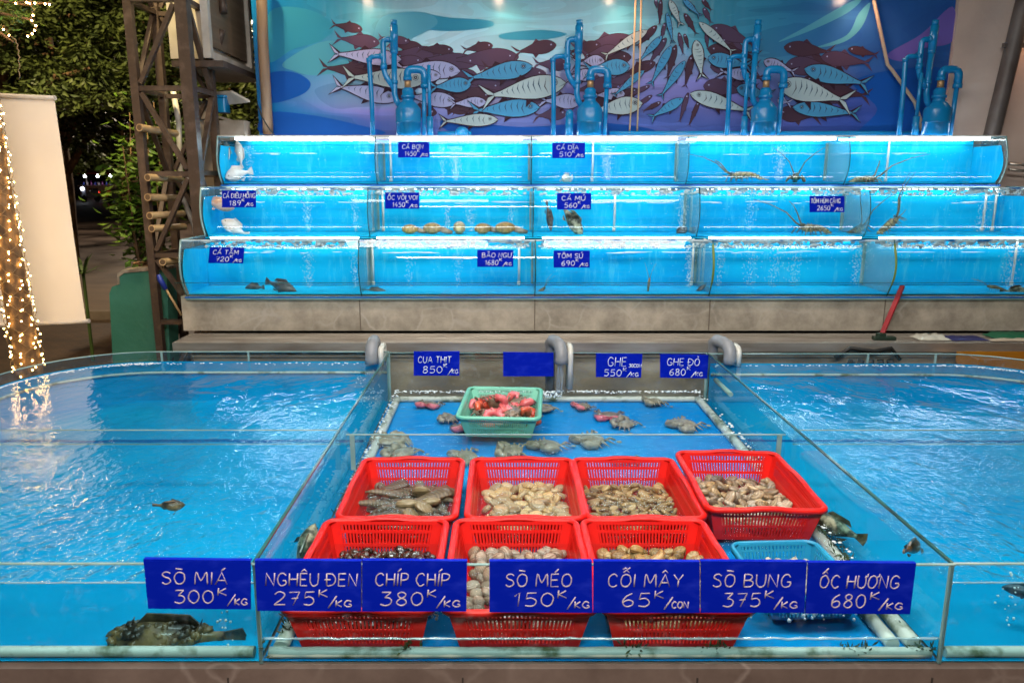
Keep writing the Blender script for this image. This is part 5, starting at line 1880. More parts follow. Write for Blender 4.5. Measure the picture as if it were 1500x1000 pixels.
def basket(label, group, dim, m, loc, rz, nlong, nshort, rimw=.022, wave=.006):
    root = thing('shellfish_basket', label, 'basket', loc, (0, 0, rz), group)
    (w0, d0, w1, d1, h) = dim
    for side in range(4):
        b = MB()
        n = nshort if side in (0, 2) else nlong
        m0, m1 = .09, .91
        for a0, a1 in ((.0, m0), (m1, 1)):
            slab(b, side, a0, a1, 0, 1, dim)
        for t0, t1 in ((0, .10), (.40, .47), (.72, .79), (.92, 1)):
            slab(b, side, m0, m1, t0, t1, dim)
        for r0, r1 in ((.10, .40), (.47, .72), (.79, .92)):
            for k in range(n):
                c = m0 + (m1 - m0) * (k + .5) / n
                hw = (m1 - m0) / n * .27
                slab(b, side, c - hw, c + hw, r0, r1, dim, .0026)
        b.build('slotted_wall', m, root)
    b = MB()
    b.box((0, 0, .003), (w0 - .004, d0 - .004, .004))
    for k in range(9):
        b.box((-w0 / 2 + w0 * (k + .5) / 9, 0, .0065), (.005, d0 - .02, .004))
    b.build('base', m, root)
    # rim: rolled lip with a gentle rise in the middle of each side
    rc = .035
    pts = []
    hw, hd = w1 / 2 + rimw * .35, d1 / 2 + rimw * .35
    def rise(u):
        return wave * math.exp(-(u / .30) ** 4)
    for cx_, cy_, a0 in ((hw - rc, hd - rc, 0), (-hw + rc, hd - rc, 90), (-hw + rc, -hd + rc, 180), (hw - rc, -hd + rc, 270)):
        for k in range(6):
            a = radians(a0 + 90 * k / 5)
            pts.append((cx_ + rc * cos(a), cy_ + rc * sin(a)))
        nxt = {0: (-1, 0), 90: (0, -1), 180: (1, 0), 270: (0, 1)}[a0]
        x, y = pts[-1]
        span = (2 * (hw - rc)) if nxt[0] else (2 * (hd - rc))
        for k in range(1, 10):
            pts.append((x + nxt[0] * span * k / 10, y + nxt[1] * span * k / 10))
    n = len(pts)
    b = MB()
    sec = [(-rimw * .5, -.004), (-rimw * .42, .002), (-rimw * .15, .006), (rimw * .2, .006), (rimw * .46, .001), (rimw * .5, -.010), (rimw * .38, -.010), (rimw * .34, -.001)]
    vs_ = []
    for i, (x, y) in enumerate(pts):
        x0, y0 = pts[i - 1]
        x2, y2 = pts[(i + 1) % n]
        t = Vector((x2 - x0, y2 - y0, 0)).normalized()
        nn = Vector((t.y, -t.x, 0))
        u = x / hw if abs(abs(y) - hd) < .002 else (y / hd if abs(abs(x) - hw) < .002 else 1)
        for o, dz in sec:
            vs_.append(Vector((x, y, h + rise(u))) + nn * o + Vector((0, 0, dz)))
    k_ = len(sec)
    fs = []
    for i in range(n):
        j = (i + 1) % n
        for q in range(k_):
            p = (q + 1) % k_
            fs.append((i * k_ + q, i * k_ + p, j * k_ + p, j * k_ + q))
    b.add(vs_, fs, 0, True)
    b.build('rim', m, root)
    return root
M['red'] = mat('red_plastic', (.74, .018, .012), .34, 0, (.62, .010, .008), 5, .35, .7, spec=.3)
M['mint'] = mat('mint_plastic', (.16, .56, .42), .35, 0, (.13, .48, .36), 5)
M['lblue'] = mat('light_blue_plastic', (.02, .30, .50), .3, 0, (.015, .24, .44), 5)
RD = (.315, .45, .372, .520, .128)
GR = 'red shellfish baskets in the centre tank'
FZ = BOT + .0065
baskets = {
 'E': (-.372, 2.035, 0, 'front row red basket with black clams, at the left'),
 'F': (.046, 2.035, 0, 'front row red basket of pale ribbed shells, middle one'),
 'G': (.455, 2.035, 0, 'front row red basket of brown clams, at the right'),
 'A': (-.346, 2.585, 0, 'back row red basket with long brown pen shells, leftmost'),
 'B': (.079, 2.585, 0, 'back row red basket full of plump beige clams'),
 'C': (.474, 2.585, 0, 'back row red basket of many small brown clams'),
 'D': (.880, 2.600, radians(-1.5), 'back row red basket of mixed beige and grey clams, rightmost'),
}
for k, (x, y, rz, lb) in baskets.items():
    basket(lb, GR, RD, M['red'], (x, y, FZ + (.022 if k == 'D' else 0)), rz, 40, 27)
mb_loc = (.0, 3.56, WM - .015)
mint = basket('mint green basket of tied crabs floating near the back glass', None, (.30, .42, .36, .49, .105), M['mint'], mb_loc, radians(-4), 34, 30, .02, 0)
basket('small light blue basket of pale sea snails behind the boards', None, (.22, .26, .26, .31, .085), M['lblue'], (.855, 2.05, FZ + .012), radians(3), 22, 18, .014, 0)

# ================================================================== shells
def shell_mat(name, stops, dark, rough=.32, bands=34, amt=.48, wet=.22):
    m, nt, out = new_mat(name)
    bs = nt.nodes.new('ShaderNodeBsdfPrincipled')
    nt.links.new(bs.outputs[0], out.inputs[0])
    oi = nt.nodes.new('ShaderNodeObjectInfo')
    r = ramp(nt, stops)
    nt.links.new(oi.outputs['Random'], r.inputs[0])
    tc = nt.nodes.new('ShaderNodeTexCoord')
    mp = nt.nodes.new('ShaderNodeMapping')
    mp.inputs['Location'].default_value = (0, .012, 0)
    nt.links.new(tc.outputs['Object'], mp.inputs[0])
    w = nt.nodes.new('ShaderNodeTexWave')
    w.wave_type = 'RINGS'
    w.rings_direction = 'Z'
    w.inputs['Scale'].default_value = bands
    w.inputs['Distortion'].default_value = .8
    w.inputs['Detail'].default_value = 2
    w.inputs['Detail Scale'].default_value = 30
    nt.links.new(mp.outputs[0], w.inputs['Vector'])
    n = noise_tex(nt, tc.outputs['Object'], 60, 3)
    f = mth(nt, 'MULTIPLY', w.outputs[1], mth(nt, 'MULTIPLY', n.outputs[0], amt * 1.6), True)
    c = mixrgb(nt, f, r.outputs[0], dark)
    nt.links.new(c, bs.inputs['Base Color'])
    bs.inputs['Roughness'].default_value = rough
    sock(bs, 'Coat Weight', 'Clearcoat').default_value = wet
    sock(bs, 'Coat Roughness', 'Clearcoat Roughness').default_value = .1
    bp = nt.nodes.new('ShaderNodeBump')
    bp.inputs['Distance'].default_value = .0012
    nt.links.new(w.outputs[1], bp.inputs['Height'])
    nt.links.new(bp.outputs[0], bs.inputs['Normal'])
    return m
M['sh_beige'] = shell_mat('beige_shell', [(0, (.52, .33, .12)), (.25, (.74, .55, .28)), (.45, (.26, .17, .075)), (.65, (.68, .50, .26)), (.8, (.36, .28, .16)), (1, (.58, .37, .14))], (.09, .06, .03))
M['sh_small'] = shell_mat('brown_shell', [(0, (.26, .16, .05)), (.3, (.48, .31, .11)), (.6, (.15, .10, .04)), (1, (.58, .40, .17))], (.05, .03, .015))
M['sh_mix'] = shell_mat('mixed_shell', [(0, (.48, .34, .16)), (.25, (.11, .085, .07)), (.45, (.58, .45, .26)), (.65, (.17, .12, .07)), (.85, (.56, .48, .36)), (1, (.30, .20, .08))], (.04, .035, .035))
M['sh_dark'] = shell_mat('black_shell', [(0, (.010, .007, .005)), (.5, (.028, .018, .010)), (1, (.05, .03, .014))], (.004, .003, .002), .16, 30, .6, 1)
M['sh_pale'] = shell_mat('pale_ribbed_shell', [(0, (.40, .30, .20)), (.4, (.50, .42, .33)), (.7, (.26, .18, .11)), (1, (.46, .36, .27))], (.16, .09, .05), .4, 60, .8)
M['sh_snail'] = shell_mat('pale_snail', [(0, (.58, .55, .44)), (.5, (.50, .47, .34)), (1, (.36, .30, .20))], (.20, .14, .08), .35, 45, .5)
M['sh_pen'] = shell_mat('pen_shell', [(0, (.10, .075, .045)), (.5, (.16, .125, .07)), (1, (.06, .045, .03))], (.03, .025, .015), .3, 26, .7)

def clam_mb(L, W, T, ribs=0):
    """two joined valves: pointed beak on one long side, sharp seam round the edge"""
    b = MB()
    nu, nv = 16, 5
    vs_ = []
    def outline(a):
        x, y = cos(a), sin(a)
        k = 1 - .10 * max(0, y) * (1 - abs(x)) - .05 * x
        return L * x * k, W * (y * k + .10 * x * x)
    rings = []
    for sgn in (1, -1):
        vs_ = []
        for j in range(nv + 1):
            rr = cos(pi / 2 * j / nv)
            zz = T * sin(pi / 2 * j / nv) ** .8 * sgn
            for i in range(nu):
                a = 2 * pi * i / nu
                x, y = outline(a)
                k = rr * (1 + (.035 * (i % 2) * ribs * rr))
                vs_.append((x * k, y * k + W * .26 * (1 - rr), zz if j else sgn * .0004))
        fs = []
        for j in range(nv):
            for i in range(nu):
                l = (i + 1) % nu
                f = (j * nu + i, j * nu + l, (j + 1) * nu + l, (j + 1) * nu + i)
                fs.append(f if sgn > 0 else f[::-1])
        b.add(vs_, fs, 0, True)
    return b

def scatter(proto_name, label, cat, group, mb, m, bk, n, z0, z1, cell, tilt=.5, yb=(-.47, .47), seed=0, dim=RD, bl=None):
    rnd = random.Random(seed)
    x0, y0, rz, _ = baskets[bk] if bl is None else bl
    dz = .022 if bk == 'D' and bl is None else 0
    proto = None
    W, D = dim[0] * (.97 if dim[2] else .9), dim[1] * (.98 if dim[2] else .9)
    nx = max(1, int(W / cell[0]))
    ny = max(1, int(D / cell[1]))
    spots = []
    for layer in range(3):
        for j in range(ny):
            for i in range(nx):
                spots.append((layer, (i + .5 + (.35 if (j + layer) % 2 else -.1)) / nx, (j + .5 + (layer % 2) * .5) / ny))
    top = [s_ for s_ in spots if s_[0] == 2]
    midl = [s_ for s_ in spots if s_[0] == 1]
    rnd.shuffle(top)
    rnd.shuffle(midl)
    use = (midl + top)[:n] if n >= len(midl) else midl[:n]
    for layer, u, v in use:
        x = (u - .5) * W + rnd.gauss(0, cell[0] * .10)
        y = (v - .5) * D + rnd.gauss(0, cell[1] * .10)
        x = max(-W / 2, min(W / 2, x)); y = max(-D / 2, min(D / 2, y))
        mound = 1 - .2 * ((2 * x / W) ** 2 + (2 * y / D) ** 2) / 2
        z = FZ + dz + (z0 + (z1 - z0) * (layer - 1)) * mound + rnd.uniform(-.003, .003)
        c_, s_ = cos(rz), sin(rz)
        loc = (x0 + x * c_ - y * s_, y0 + x * s_ + y * c_, z)
        rot = (rnd.gauss(0, tilt), rnd.gauss(0, tilt), rnd.gauss(0, .55) + (pi if rnd.random() < .5 else 0))
        if proto is None:
            proto = mb.build(proto_name, m)
            tag(proto, label, cat, group)
            o = proto
        else:
            o = proto.copy()
            COL.objects.link(o)
        o.location = loc
        o.rotation_euler = rot
        s2 = rnd.uniform(.82, 1.15)
        o.scale = (s2, s2, s2)
scatter('beige_clam', 'plump beige clam heaped in a back row red basket', 'beige clam', 'beige clams in the second red basket of the back row', clam_mb(.030, .022, .013), M['sh_beige'], 'B', 92, .030, .048, (.048, .040), .35, seed=1)
scatter('small_clam', 'small brown clam heaped in the third red basket of the back row', 'small clam', 'small brown clams in the third red basket of the back row', clam_mb(.019, .013, .008), M['sh_small'], 'C', 235, .032, .044, (.031, .024), .45, seed=2)
scatter('mixed_clam', 'beige or grey clam heaped in the rightmost red basket', 'mixed clam', 'mixed clams in the rightmost red basket', clam_mb(.027, .018, .011), M['sh_mix'], 'D', 125, .032, .048, (.042, .032), .5, seed=3)
scatter('black_clam', 'glossy black clam heaped in the left red basket of the front row', 'black clam', 'black clams in the left red basket of the front row', clam_mb(.019, .015, .010), M['sh_dark'], 'E', 190, .040, .055, (.032, .027), .5, seed=4)
scatter('cockle', 'pale ribbed cockle heaped in the middle red basket of the front row', 'cockle', 'ribbed cockles in the middle red basket of the front row', clam_mb(.023, .020, .016, 1), M['sh_pale'], 'F', 100, .036, .054, (.044, .040), .6, seed=5)
scatter('banded_clam', 'brown banded clam heaped in the right red basket of the front row', 'banded clam', 'brown clams in the right red basket of the front row', clam_mb(.024, .019, .013), M['sh_small'], 'G', 110, .043, .064, (.042, .036), .5, seed=6)
sn = MB()
for k in range(16):
    t = k / 15
    a = t * 5.2 * pi
    rr = .0095 * (1 - t) ** 1.2
    sn.ball((rr * .75 * cos(a), rr * .75 * sin(a), .018 * t), (.0085 * (1 - t) + .0012,) * 3, 8, 5)
scatter('sea_snail', 'pale pointed sea snail heaped in the light blue basket', 'sea snail', 'sea snails in the light blue basket', sn, M['sh_snail'], 'X', 110, .052, .066, (.026, .024), 1.2, seed=7, dim=(.21, .25, 0, 0, 0), bl=(.855, 2.05, radians(3), ''))

scatter('dark_clam', 'dark grey brown clam under the pen shells of the leftmost red basket', 'dark clam', 'dark clams under the pen shells', clam_mb(.030, .023, .012), shell_mat('dark_grey_shell', [(0, (.10, .085, .06)), (.5, (.20, .17, .11)), (1, (.06, .05, .04))], (.03, .025, .015)), 'A', 70, .024, .036, (.050, .044), .5, seed=12)
# pen shells and round shells in basket A
rnd = random.Random(21)
pen = MB()
rings = []
for k in range(9):
    t = k / 8
    w, h = .004 + .030 * t ** .8, .003 + .011 * sin(pi * min(.9, t))
    rings.append([Vector((-.10 + .2 * t, w * cos(2 * pi * i / 12), h * sin(2 * pi * i / 12) + .003 * sin(t * 9))) for i in range(12)])
pen.loft(rings)
x0, y0, rz, _ = baskets['A']
proto = None
for k, (dx, dy, z, a, s_) in enumerate([(-.06, .12, .045, .2, 1.1), (.03, .14, .05, -.15, 1), (-.09, .04, .04, .5, 1.2), (.05, .03, .055, .55, 1.25), (.10, .08, .05, 2.6, 1), (-.05, -.06, .04, .35, 1.2), (.08, -.08, .045, -.8, 1.1), (-.10, -.12, .035, .1, 1), (.02, -.14, .04, .25, 1.15), (.10, .16, .045, 2.9, 1.0), (-.10, .17, .04, .6, .9)]):
    if proto is None:
        o = proto = pen.build('pen_shell', M['sh_pen'])
        tag(o, 'long brown pen shell lying in the leftmost red basket of the back row', 'pen shell', 'pen shells in the leftmost red basket of the back row')
    else:
        o = proto.copy(); COL.objects.link(o)
    o.location = (x0 + dx, y0 + dy, FZ + z); o.rotation_euler = (rnd.gauss(0, .2), rnd.gauss(0, .12), a); o.scale = (s_,) * 3
scl = clam_mb(.040, .036, .016)
proto = None
for dx, dy, z in ((.0, -.0, .06), (.045, .10, .062), (.07, -.04, .06), (-.03, -.10, .05), (.09, .02, .058), (.03, -.09, .055)):
    if proto is None:
        o = proto = scl.build('round_shell', shell_mat('olive_shell', [(0, (.24, .21, .11)), (.5, (.34, .30, .18)), (1, (.20, .17, .09))], (.08, .06, .03)))
        tag(o, 'round olive shell among the pen shells of the leftmost red basket', 'shell', 'round shells among the pen shells')
    else:
        o = proto.copy(); COL.objects.link(o)
    o.location = (x0 + dx, y0 + dy, FZ + z); o.rotation_euler = (rnd.gauss(0, .3), rnd.gauss(0, .3), rnd.uniform(0, 6.3))

# ================================================================== crabs
M['crab'] = mat('crab_shell', (.13, .105, .075), .4, 0, (.26, .20, .14), 45, .4, .62, .3, 90, wet=.4)
M['crab_grey'] = mat('grey_crab_shell', (.20, .17, .11), .4, 0, (.36, .31, .21), 40, .4, .62, .3, 90, wet=.4)
M['crab_pink'] = mat('pink_claw', (.72, .18, .22), .35, 0, (.55, .09, .08), 30, .4, .65, wet=.4)
M['crab_red'] = mat('red_orange_claw', (.66, .12, .05), .35, 0, (.42, .05, .03), 30, .4, .65, wet=.4)
def crab(label, group, shell, claw, legm, tied=False):
    root = thing('crab', label, 'crab', group=group)
    b = MB()
    rings = []
    for k in range(9):           # carapace from back to front edge
        t = k / 8
        w = .052 * sin(pi * (.12 + .80 * t)) ** .7 * (1 + .15 * t)
        h = .016 * sin(pi * (.08 + .84 * t)) ** .8
        rings.append([Vector((w * cos(2 * pi * i / 14), -.034 + .068 * t, h * sin(2 * pi * i / 14) + .012)) for i in range(14)])
    b.loft(rings)
    for sgn in (1, -1):
        for k in range(6):
            x = .012 + .009 * k
            b.tube([(sgn * x, .030 - .0022 * k * k * .4, .013), (sgn * (x + .002), .041 - .0022 * k * k * .42, .013)], [.0035, .0006], 5)
        b.tube([(sgn * .048, .010, .013), (sgn * .066, .012, .014)], [.006, .0008], 6)
    b.build('carapace', shell, root)
    for sgn in (1, -1):
        b = MB()
        if tied:
            P_ = [(sgn * .040, .020, .010), (sgn * .066, .034, .012), (sgn * .050, .052, .014), (sgn * .020, .050, .016), (sgn * -.004, .044, .016)]
            b.tube(P_, [.009, .013, .017, .016, .005], 8)
            b.tube([(sgn * .034, .056, .026), (sgn * .006, .053, .026)], [.011, .003], 6)
        else:
            P_ = [(sgn * .040, .022, .010), (sgn * .072, .036, .012), (sgn * .074, .058, .014), (sgn * .052, .084, .014), (sgn * .030, .098, .014)]
            b.tube(P_, [.007, .009, .011, .010, .002], 8)
            b.tube([(sgn * .066, .070, .016), (sgn * .052, .094, .018), (sgn * .036, .104, .016)], [.006, .0045, .001], 6)
        b.build('claw', claw, root)
        for k in range(4):
            b = MB()
            y = .016 - .014 * k
            a = .28 - .36 * k
            d = Vector((sgn * cos(a), sin(a), 0))
            p0 = Vector((sgn * .040, y, .008))
            if tied:
                d = d * .62
            p1 = p0 + d * .030 + Vector((0, 0, .012))
            p2 = p1 + d * .026 + Vector((0, -.004, -.010))
            p3 = p2 + d * .022 + Vector((0, -.006, -.008))
            if k == 3:
                b.tube([p0, p1, p2], [.005, .0045, .004], 6)
                b.ball(p3 - d * .008, (.013, .009, .003), 8, 5)
            else:
                b.tube([p0, p1, p2, p3], [.0042, .0036, .003, .0006], 6)
            b.build('leg', legm, root)
    return root
brown = crab('grey brown swimming crab in shallow water in front of the back glass, right', 'crabs loose in the centre tank', M['crab_grey'], M['crab_grey'], M['crab_grey'], True)
pinkc = crab('crab with pink claws left of the mint basket', 'crabs loose in the centre tank', M['crab'], M['crab_pink'], M['crab'], True)
tied = crab('tied crab with pink claws heaped in the mint basket', 'tied crabs in the mint basket', M['crab'], M['crab_pink'], M['crab'], True)
tied2 = crab('tied crab with orange claws heaped in the mint basket', 'tied orange clawed crabs in the mint basket', M['crab'], M['crab_red'], M['crab'], True)
rnd = random.Random(77)
first = {id(brown): True, id(pinkc): True, id(tied): True, id(tied2): True}
def put(proto, loc, rot, label, scale=1.0):
    if first[id(proto)]:
        first[id(proto)] = False
        o = proto
        o.location, o.rotation_euler, o.scale = loc, rot, (scale,) * 3
        if label:
            o['label'] = label
        return o
    return dup(proto, loc, rot, label, scale)
CZ = BOT + .012
for px, py, pr, a, s_, lb in [
    (628, 594, pinkc, 2.9, 1.15, 'crab with pink claws, the leftmost loose crab behind the cross strut'),
    (662, 616, brown, 1.3, 1.2, 'grey crab touching the left side of the mint basket'),
    (683, 628, pinkc, 3.2, 1.25, 'crab with salmon claws before the front left corner of the mint basket'),
    (798, 603, brown, .6, 1.15, 'grey crab close to the right side of the mint basket'),
    (855, 597, pinkc, 1.9, 1.1, 'pinkish crab right of the mint basket near the water jet'),
    (892, 611, pinkc, 3.0, 1.25, 'crab with a pink underside, nearest the middle of the back water'),
    (917, 624, brown, .9, 1.25, 'brown crab just right of the pink crab in the back water'),
    (960, 591, brown, 1.6, 1.3, 'grey crab close to the back glass under the right boards'),
    (1004, 624, brown, 2.2, 1.45, 'brown crab in the right part of the back water'),
    (572, 650, brown, .3, 1.5, 'grey crab in the left corner before the cross strut'),
    (590, 668, brown, 1.2, 1.5, 'grey crab behind the leftmost red basket'),
    (685, 672, brown, 2.0, 1.4, 'pale grey crab behind the gap between two left red baskets'),
    (752, 664, brown, 1.5, 1.5, 'grey crab behind the basket of beige clams'),
    (803, 655, brown, 2.4, 1.5, 'grey crab behind the middle of the red baskets'),
    (868, 647, brown, 2.1, 1.6, 'grey crab behind the basket of small brown clams'),
    (918, 676, pinkc, 3.1, 1.1, 'pink crab half hidden behind the rim of the third red basket')]:
    p = on_z(px, py, CZ)
    put(pr, p, (rnd.gauss(0, .06), rnd.gauss(0, .06), a), lb, s_ * .80)
for k, (dx, dy, z, a, t) in enumerate([(-.08, .08, .05, .4, 0), (.02, .10, .055, 2.2, 1), (.09, .09, .05, 3.4, 0), (-.08, -.02, .055, 1.2, 1), (.03, .0, .062, 3.0, 0), (.10, -.02, .055, 5.0, 1), (-.09, -.11, .05, 2.6, 1), (.0, -.11, .06, .3, 0), (.09, -.12, .05, 4.4, 1), (-.03, .04, .078, 4.0, 0), (.05, -.06, .080, 1.4, 0), (-.05, .14, .05, 5.2, 1), (.07, .15, .05, .9, 0)]):
    x, y, z0 = mb_loc
    put((tied, tied2)[t], (x + dx, y + dy, z0 + z - .02), (rnd.gauss(.3, .35), rnd.gauss(0, .4), a), None, 1.12)
for c in (brown, pinkc, tied, tied2):
    pass

# ================================================================== fish
def fish3d(label, name, cat, L, H, W, m, mfin, curve=0, group=None, deep=.34):
    """swims toward +x; belly down"""
    root = thing(name, label, cat, group=group)
    b = MB()
    PR = [(0, .10), (.04, .30), (.10, .52), (.20, .80), (deep, 1), (.5, .93), (.65, .70), (.78, .42), (.88, .25), (.95, .22)]
    rings = []
    for t, w in PR:
        cy_ = curve * (t * t)
        x = L * (.5 - t)
        rings.append([Vector((x, cy_ + W * w ** 1.15 * cos(2 * pi * i / 14), H * w * sin(2 * pi * i / 14) * (1.06 if sin(2 * pi * i / 14) > 0 else .92))) for i in range(14)])
    b.loft(rings)
    b.build('body', m, root)
    ct = curve * .9
    def fin(name_, pts, th=.0025):
        b = MB()
        n = len(pts)
        vs_ = [Vector((x, y - th, z)) for x, y, z in pts] + [Vector((x, y + th, z)) for x, y, z in pts]
        b.add(vs_, [tuple(range(n)), tuple(range(2 * n - 1, n - 1, -1))] + [(i, (i + 1) % n, n + (i + 1) % n, n + i) for i in range(n)])
        b.build(name_, mfin, root)
    tl = .55 if name == 'grouper' else 1.0
    fin('tail_fin', [(-L * .42, ct, H * .2), (-L * .60, curve * 1.2, H * .62 * tl), (-L * .62, curve * 1.25, 0), (-L * .60, curve * 1.2, -H * .58 * tl), (-L * .42, ct, -H * .2)])
    fin('dorsal_fin', [(L * .22, curve * .08, H * .86), (L * .10, curve * .16, H * 1.38), (-L * .06, curve * .3, H * 1.25), (-L * .22, curve * .5, H * 1.10), (-L * .30, curve * .65, H * .55), (-L * .1, curve * .35, H * .8)])
    fin('anal_fin', [(-L * .10, curve * .36, -H * .8), (-L * .20, curve * .5, -H * 1.12), (-L * .30, curve * .66, -H * .6)])
    for s_ in (1, -1):
        b = MB()
        p = Vector((L * .20, s_ * W * .85, -H * .25))
        vs_ = [p, p + Vector((-L * .06, s_ * W * .45, H * .2)), p + Vector((-L * .16, s_ * W * .7, -H * .1)), p + Vector((-L * .10, s_ * W * .4, -H * .45))]
        b.add(vs_ + [v + Vector((0, 0, .003)) for v in vs_], [(3, 2, 1, 0), (4, 5, 6, 7)])
        b.build('pectoral_fin', mfin, root)
        b = MB(); b.ball((L * .40, s_ * W * .46, H * .22), (H * .09, H * .06, H * .09), 8, 6); b.build('eye', M['rubber'], root)
    return root
def fm(name, a, c, s_=20, wet=.3):
    return mat(name, a, .45, 0, c, s_, .42, .6, .25, s_ * 2.5, wet=wet)
M['f_white'] = fm('pale_pink_fish', (.66, .58, .54), (.75, .70, .68), 14)
M['f_pink'] = fm('salmon_pink_fish', (.66, .33, .22), (.72, .48, .38), 14)
M['f_dark'] = fm('dark_grey_fish', (.045, .05, .055), (.10, .11, .12), 24)
M['f_group'] = fm('mottled_grouper', (.022, .016, .008), (.20, .125, .045), 16)
M['f_fin'] = fm('mottled_fin', (.035, .028, .014), (.13, .09, .04), 26)
M['f_murk'] = fm('blue_grey_fish', (.015, .05, .075), (.03, .09, .13), 24)
M['f_green'] = fm('speckled_fish', (.035, .045, .03), (.34, .36, .24), 34)
def place(o, loc, rot=(0, 0, 0), s_=1):
    o.location, o.rotation_euler, o.scale = loc, rot, (s_,) * 3
    return o
# big mottled grouper in the left selling tank
f = fish3d('big mottled brown grouper resting on the bottom below the leftmost board', 'grouper', 'fish', .355, .064, .056, M['f_group'], M['f_fin'], .03)
place(f, at(245, 936, 1.86), (0, radians(6), pi + .1))
b = MB()
rr_ = random.Random(3)
for k in range(90):
    t = rr_.uniform(.08, .85)
    a = rr_.uniform(.2, 2.9)
    w = prof(t)
    b.ball((.36 * (.5 - t), .03 * t * t + .050 * w * cos(a) * .95, .060 * w * sin(a) * 1.0), (rr_.uniform(.006, .018), .010, rr_.uniform(.006, .016)), 7, 5, wob=.7, seed=k)
for k in range(11):
    t = .22 + .055 * k
    b.tube([(.36 * (.5 - t), .03 * t * t, .06 * prof(t)), (.36 * (.5 - t) - .012, .03 * t * t, .06 * prof(t) + .018 + .008 * sin(k * 2))], [.004, .001], 5)
b.build('skin_tufts', M['f_group'], f)
f = fish3d('dark mottled fish surfacing in the left selling tank', 'grouper', 'fish', .085, .016, .02, M['f_group'], M['f_fin'], .01)
place(f, on_z(250, 741, WS - .012), (.5, .1, .5))
f = fish3d('small dark fish against the side glass of the right tank', 'grouper', 'fish', .12, .02, .016, M['f_group'], M['f_fin'], .01)
place(f, at(1312, 802, 1.96) + Vector((.05, 0, 0)), (0, .2, .9))
f = fish3d('dark fish nosing the front glass at the right edge', 'grouper', 'fish', .11, .018, .018, M['f_murk'], M['f_murk'], .01)
place(f, at(1502, 866, 1.9), (0, 0, 2.7))
f = fish3d('mottled greenish fish lying beside the rightmost red basket', 'rockfish', 'fish', .22, .036, .034, M['f_green'], M['f_fin'], .03)
place(f, on_z(1222, 772, BOT + .05), (.5, 0, 2.15))
f = fish3d('dark mottled fish at the left corner of the front row baskets', 'rockfish', 'fish', .16, .034, .03, M['f_green'], M['f_fin'], .01)
place(f, on_z(449, 800, BOT + .06), (.3, -.7, 1.3))
# fish in the stepped tanks
def tf(px, py, k, dy=.17):
    return at(px, py, TIER[k][0] + dy)
f = fish3d('white round fish facing out at the left end of the topmost tank', 'tilapia', 'fish', .17, .050, .034, M['f_white'], M['f_white'], .05)
place(f, tf(345, 256, 3, .12), (0, .25, 4.1))
f = fish3d('long whitish fish hanging upright at the left end of the topmost tank', 'tilapia', 'fish', .19, .032, .025, M['f_white'], M['f_white'], .03)
place(f, tf(352, 225, 3, .22), (.2, -1.25, 2.6))
f = fish3d('yellowish brown fish upright at the left end of the topmost tank', 'tilapia', 'fish', .18, .03, .022, fm('ochre_fish', (.34, .24, .10), (.46, .36, .2)), M['f_white'], .02)
place(f, tf(334, 226, 3, .20), (.1, -1.3, 2.2))
f = fish3d('white fish lying nose up at the bottom left of the middle tank', 'tilapia', 'fish', .17, .046, .034, M['f_white'], M['f_white'], .03)
place(f, tf(341, 333, 2, .12), (0, -.6, 2.2 + pi / 2))
f = fish3d('salmon pink fish behind the left board of the middle tank', 'tilapia', 'fish', .19, .042, .032, M['f_pink'], M['f_pink'], .03)
place(f, tf(322, 300, 2, .16), (0, .3, .5))
f = fish3d('dark round bodied fish on the bottom of the lowest tank, left bay', 'dark_fish', 'fish', .22, .042, .035, M['f_dark'], M['f_dark'], .03)
place(f, tf(412, 421, 1, .12), (0, .25, -.25))
f = fish3d('bluish dark fish left of the round bodied one in the lowest tank', 'dark_fish', 'fish', .14, .026, .02, M['f_dark'], M['f_dark'], .02)
place(f, tf(373, 421, 1, .22), (0, .1, 2.9))
f = fish3d('dark flat fish by the first divider of the lowest tank', 'dark_fish', 'fish', .15, .02, .035, M['f_dark'], M['f_dark'], .02)
place(f, tf(550, 426, 1, .14), (0, .05, -.1))
f = fish3d('large speckled green fish under the board right of the centre divider', 'speckled_fish', 'fish', .24, .045, .035, M['f_green'], M['f_green'], .02)
place(f, tf(838, 324, 2, .14), (0, .95, -.3))
f = fish3d('dark spiny fish hanging head down by the centre divider', 'spiny_fish', 'fish', .19, .022, .03, fm('brown_spiny', (.05, .035, .03), (.14, .11, .09), 40), M['f_dark'], .0)
place(f, tf(804, 318, 2, .15), (.2, 1.4, .2))
f = fish3d('small dark fish on the bottom at the third divider of the middle tank', 'dark_fish', 'fish', .11, .03, .02, M['f_dark'], M['f_dark'], .01)
place(f, tf(998, 340, 2, .2), (0, -.5, .4))
f = fish3d('brown mottled fish at the right end of the lowest tank', 'rockfish', 'fish', .18, .034, .03, M['f_green'], M['f_fin'], .02)
place(f, tf(1489, 428, 1, .1), (0, 0, .3))
f = fish3d('pale yellow fish resting on the bottom of the topmost tank', 'pale_fish', 'fish', .17, .034, .03, fm('pale_yellow_fish', (.62, .60, .46), (.7, .7, .6)), M['f_white'], .02)
place(f, tf(829, 262, 3, .2), (0, .1, 4.4))
f = fish3d('thin dark fish slanting up beside the third divider of the lowest tank', 'dark_fish', 'fish', .12, .012, .012, M['f_dark'], M['f_dark'], .01)
place(f, tf(1026, 424, 1, .13), (0, -.75, .2))
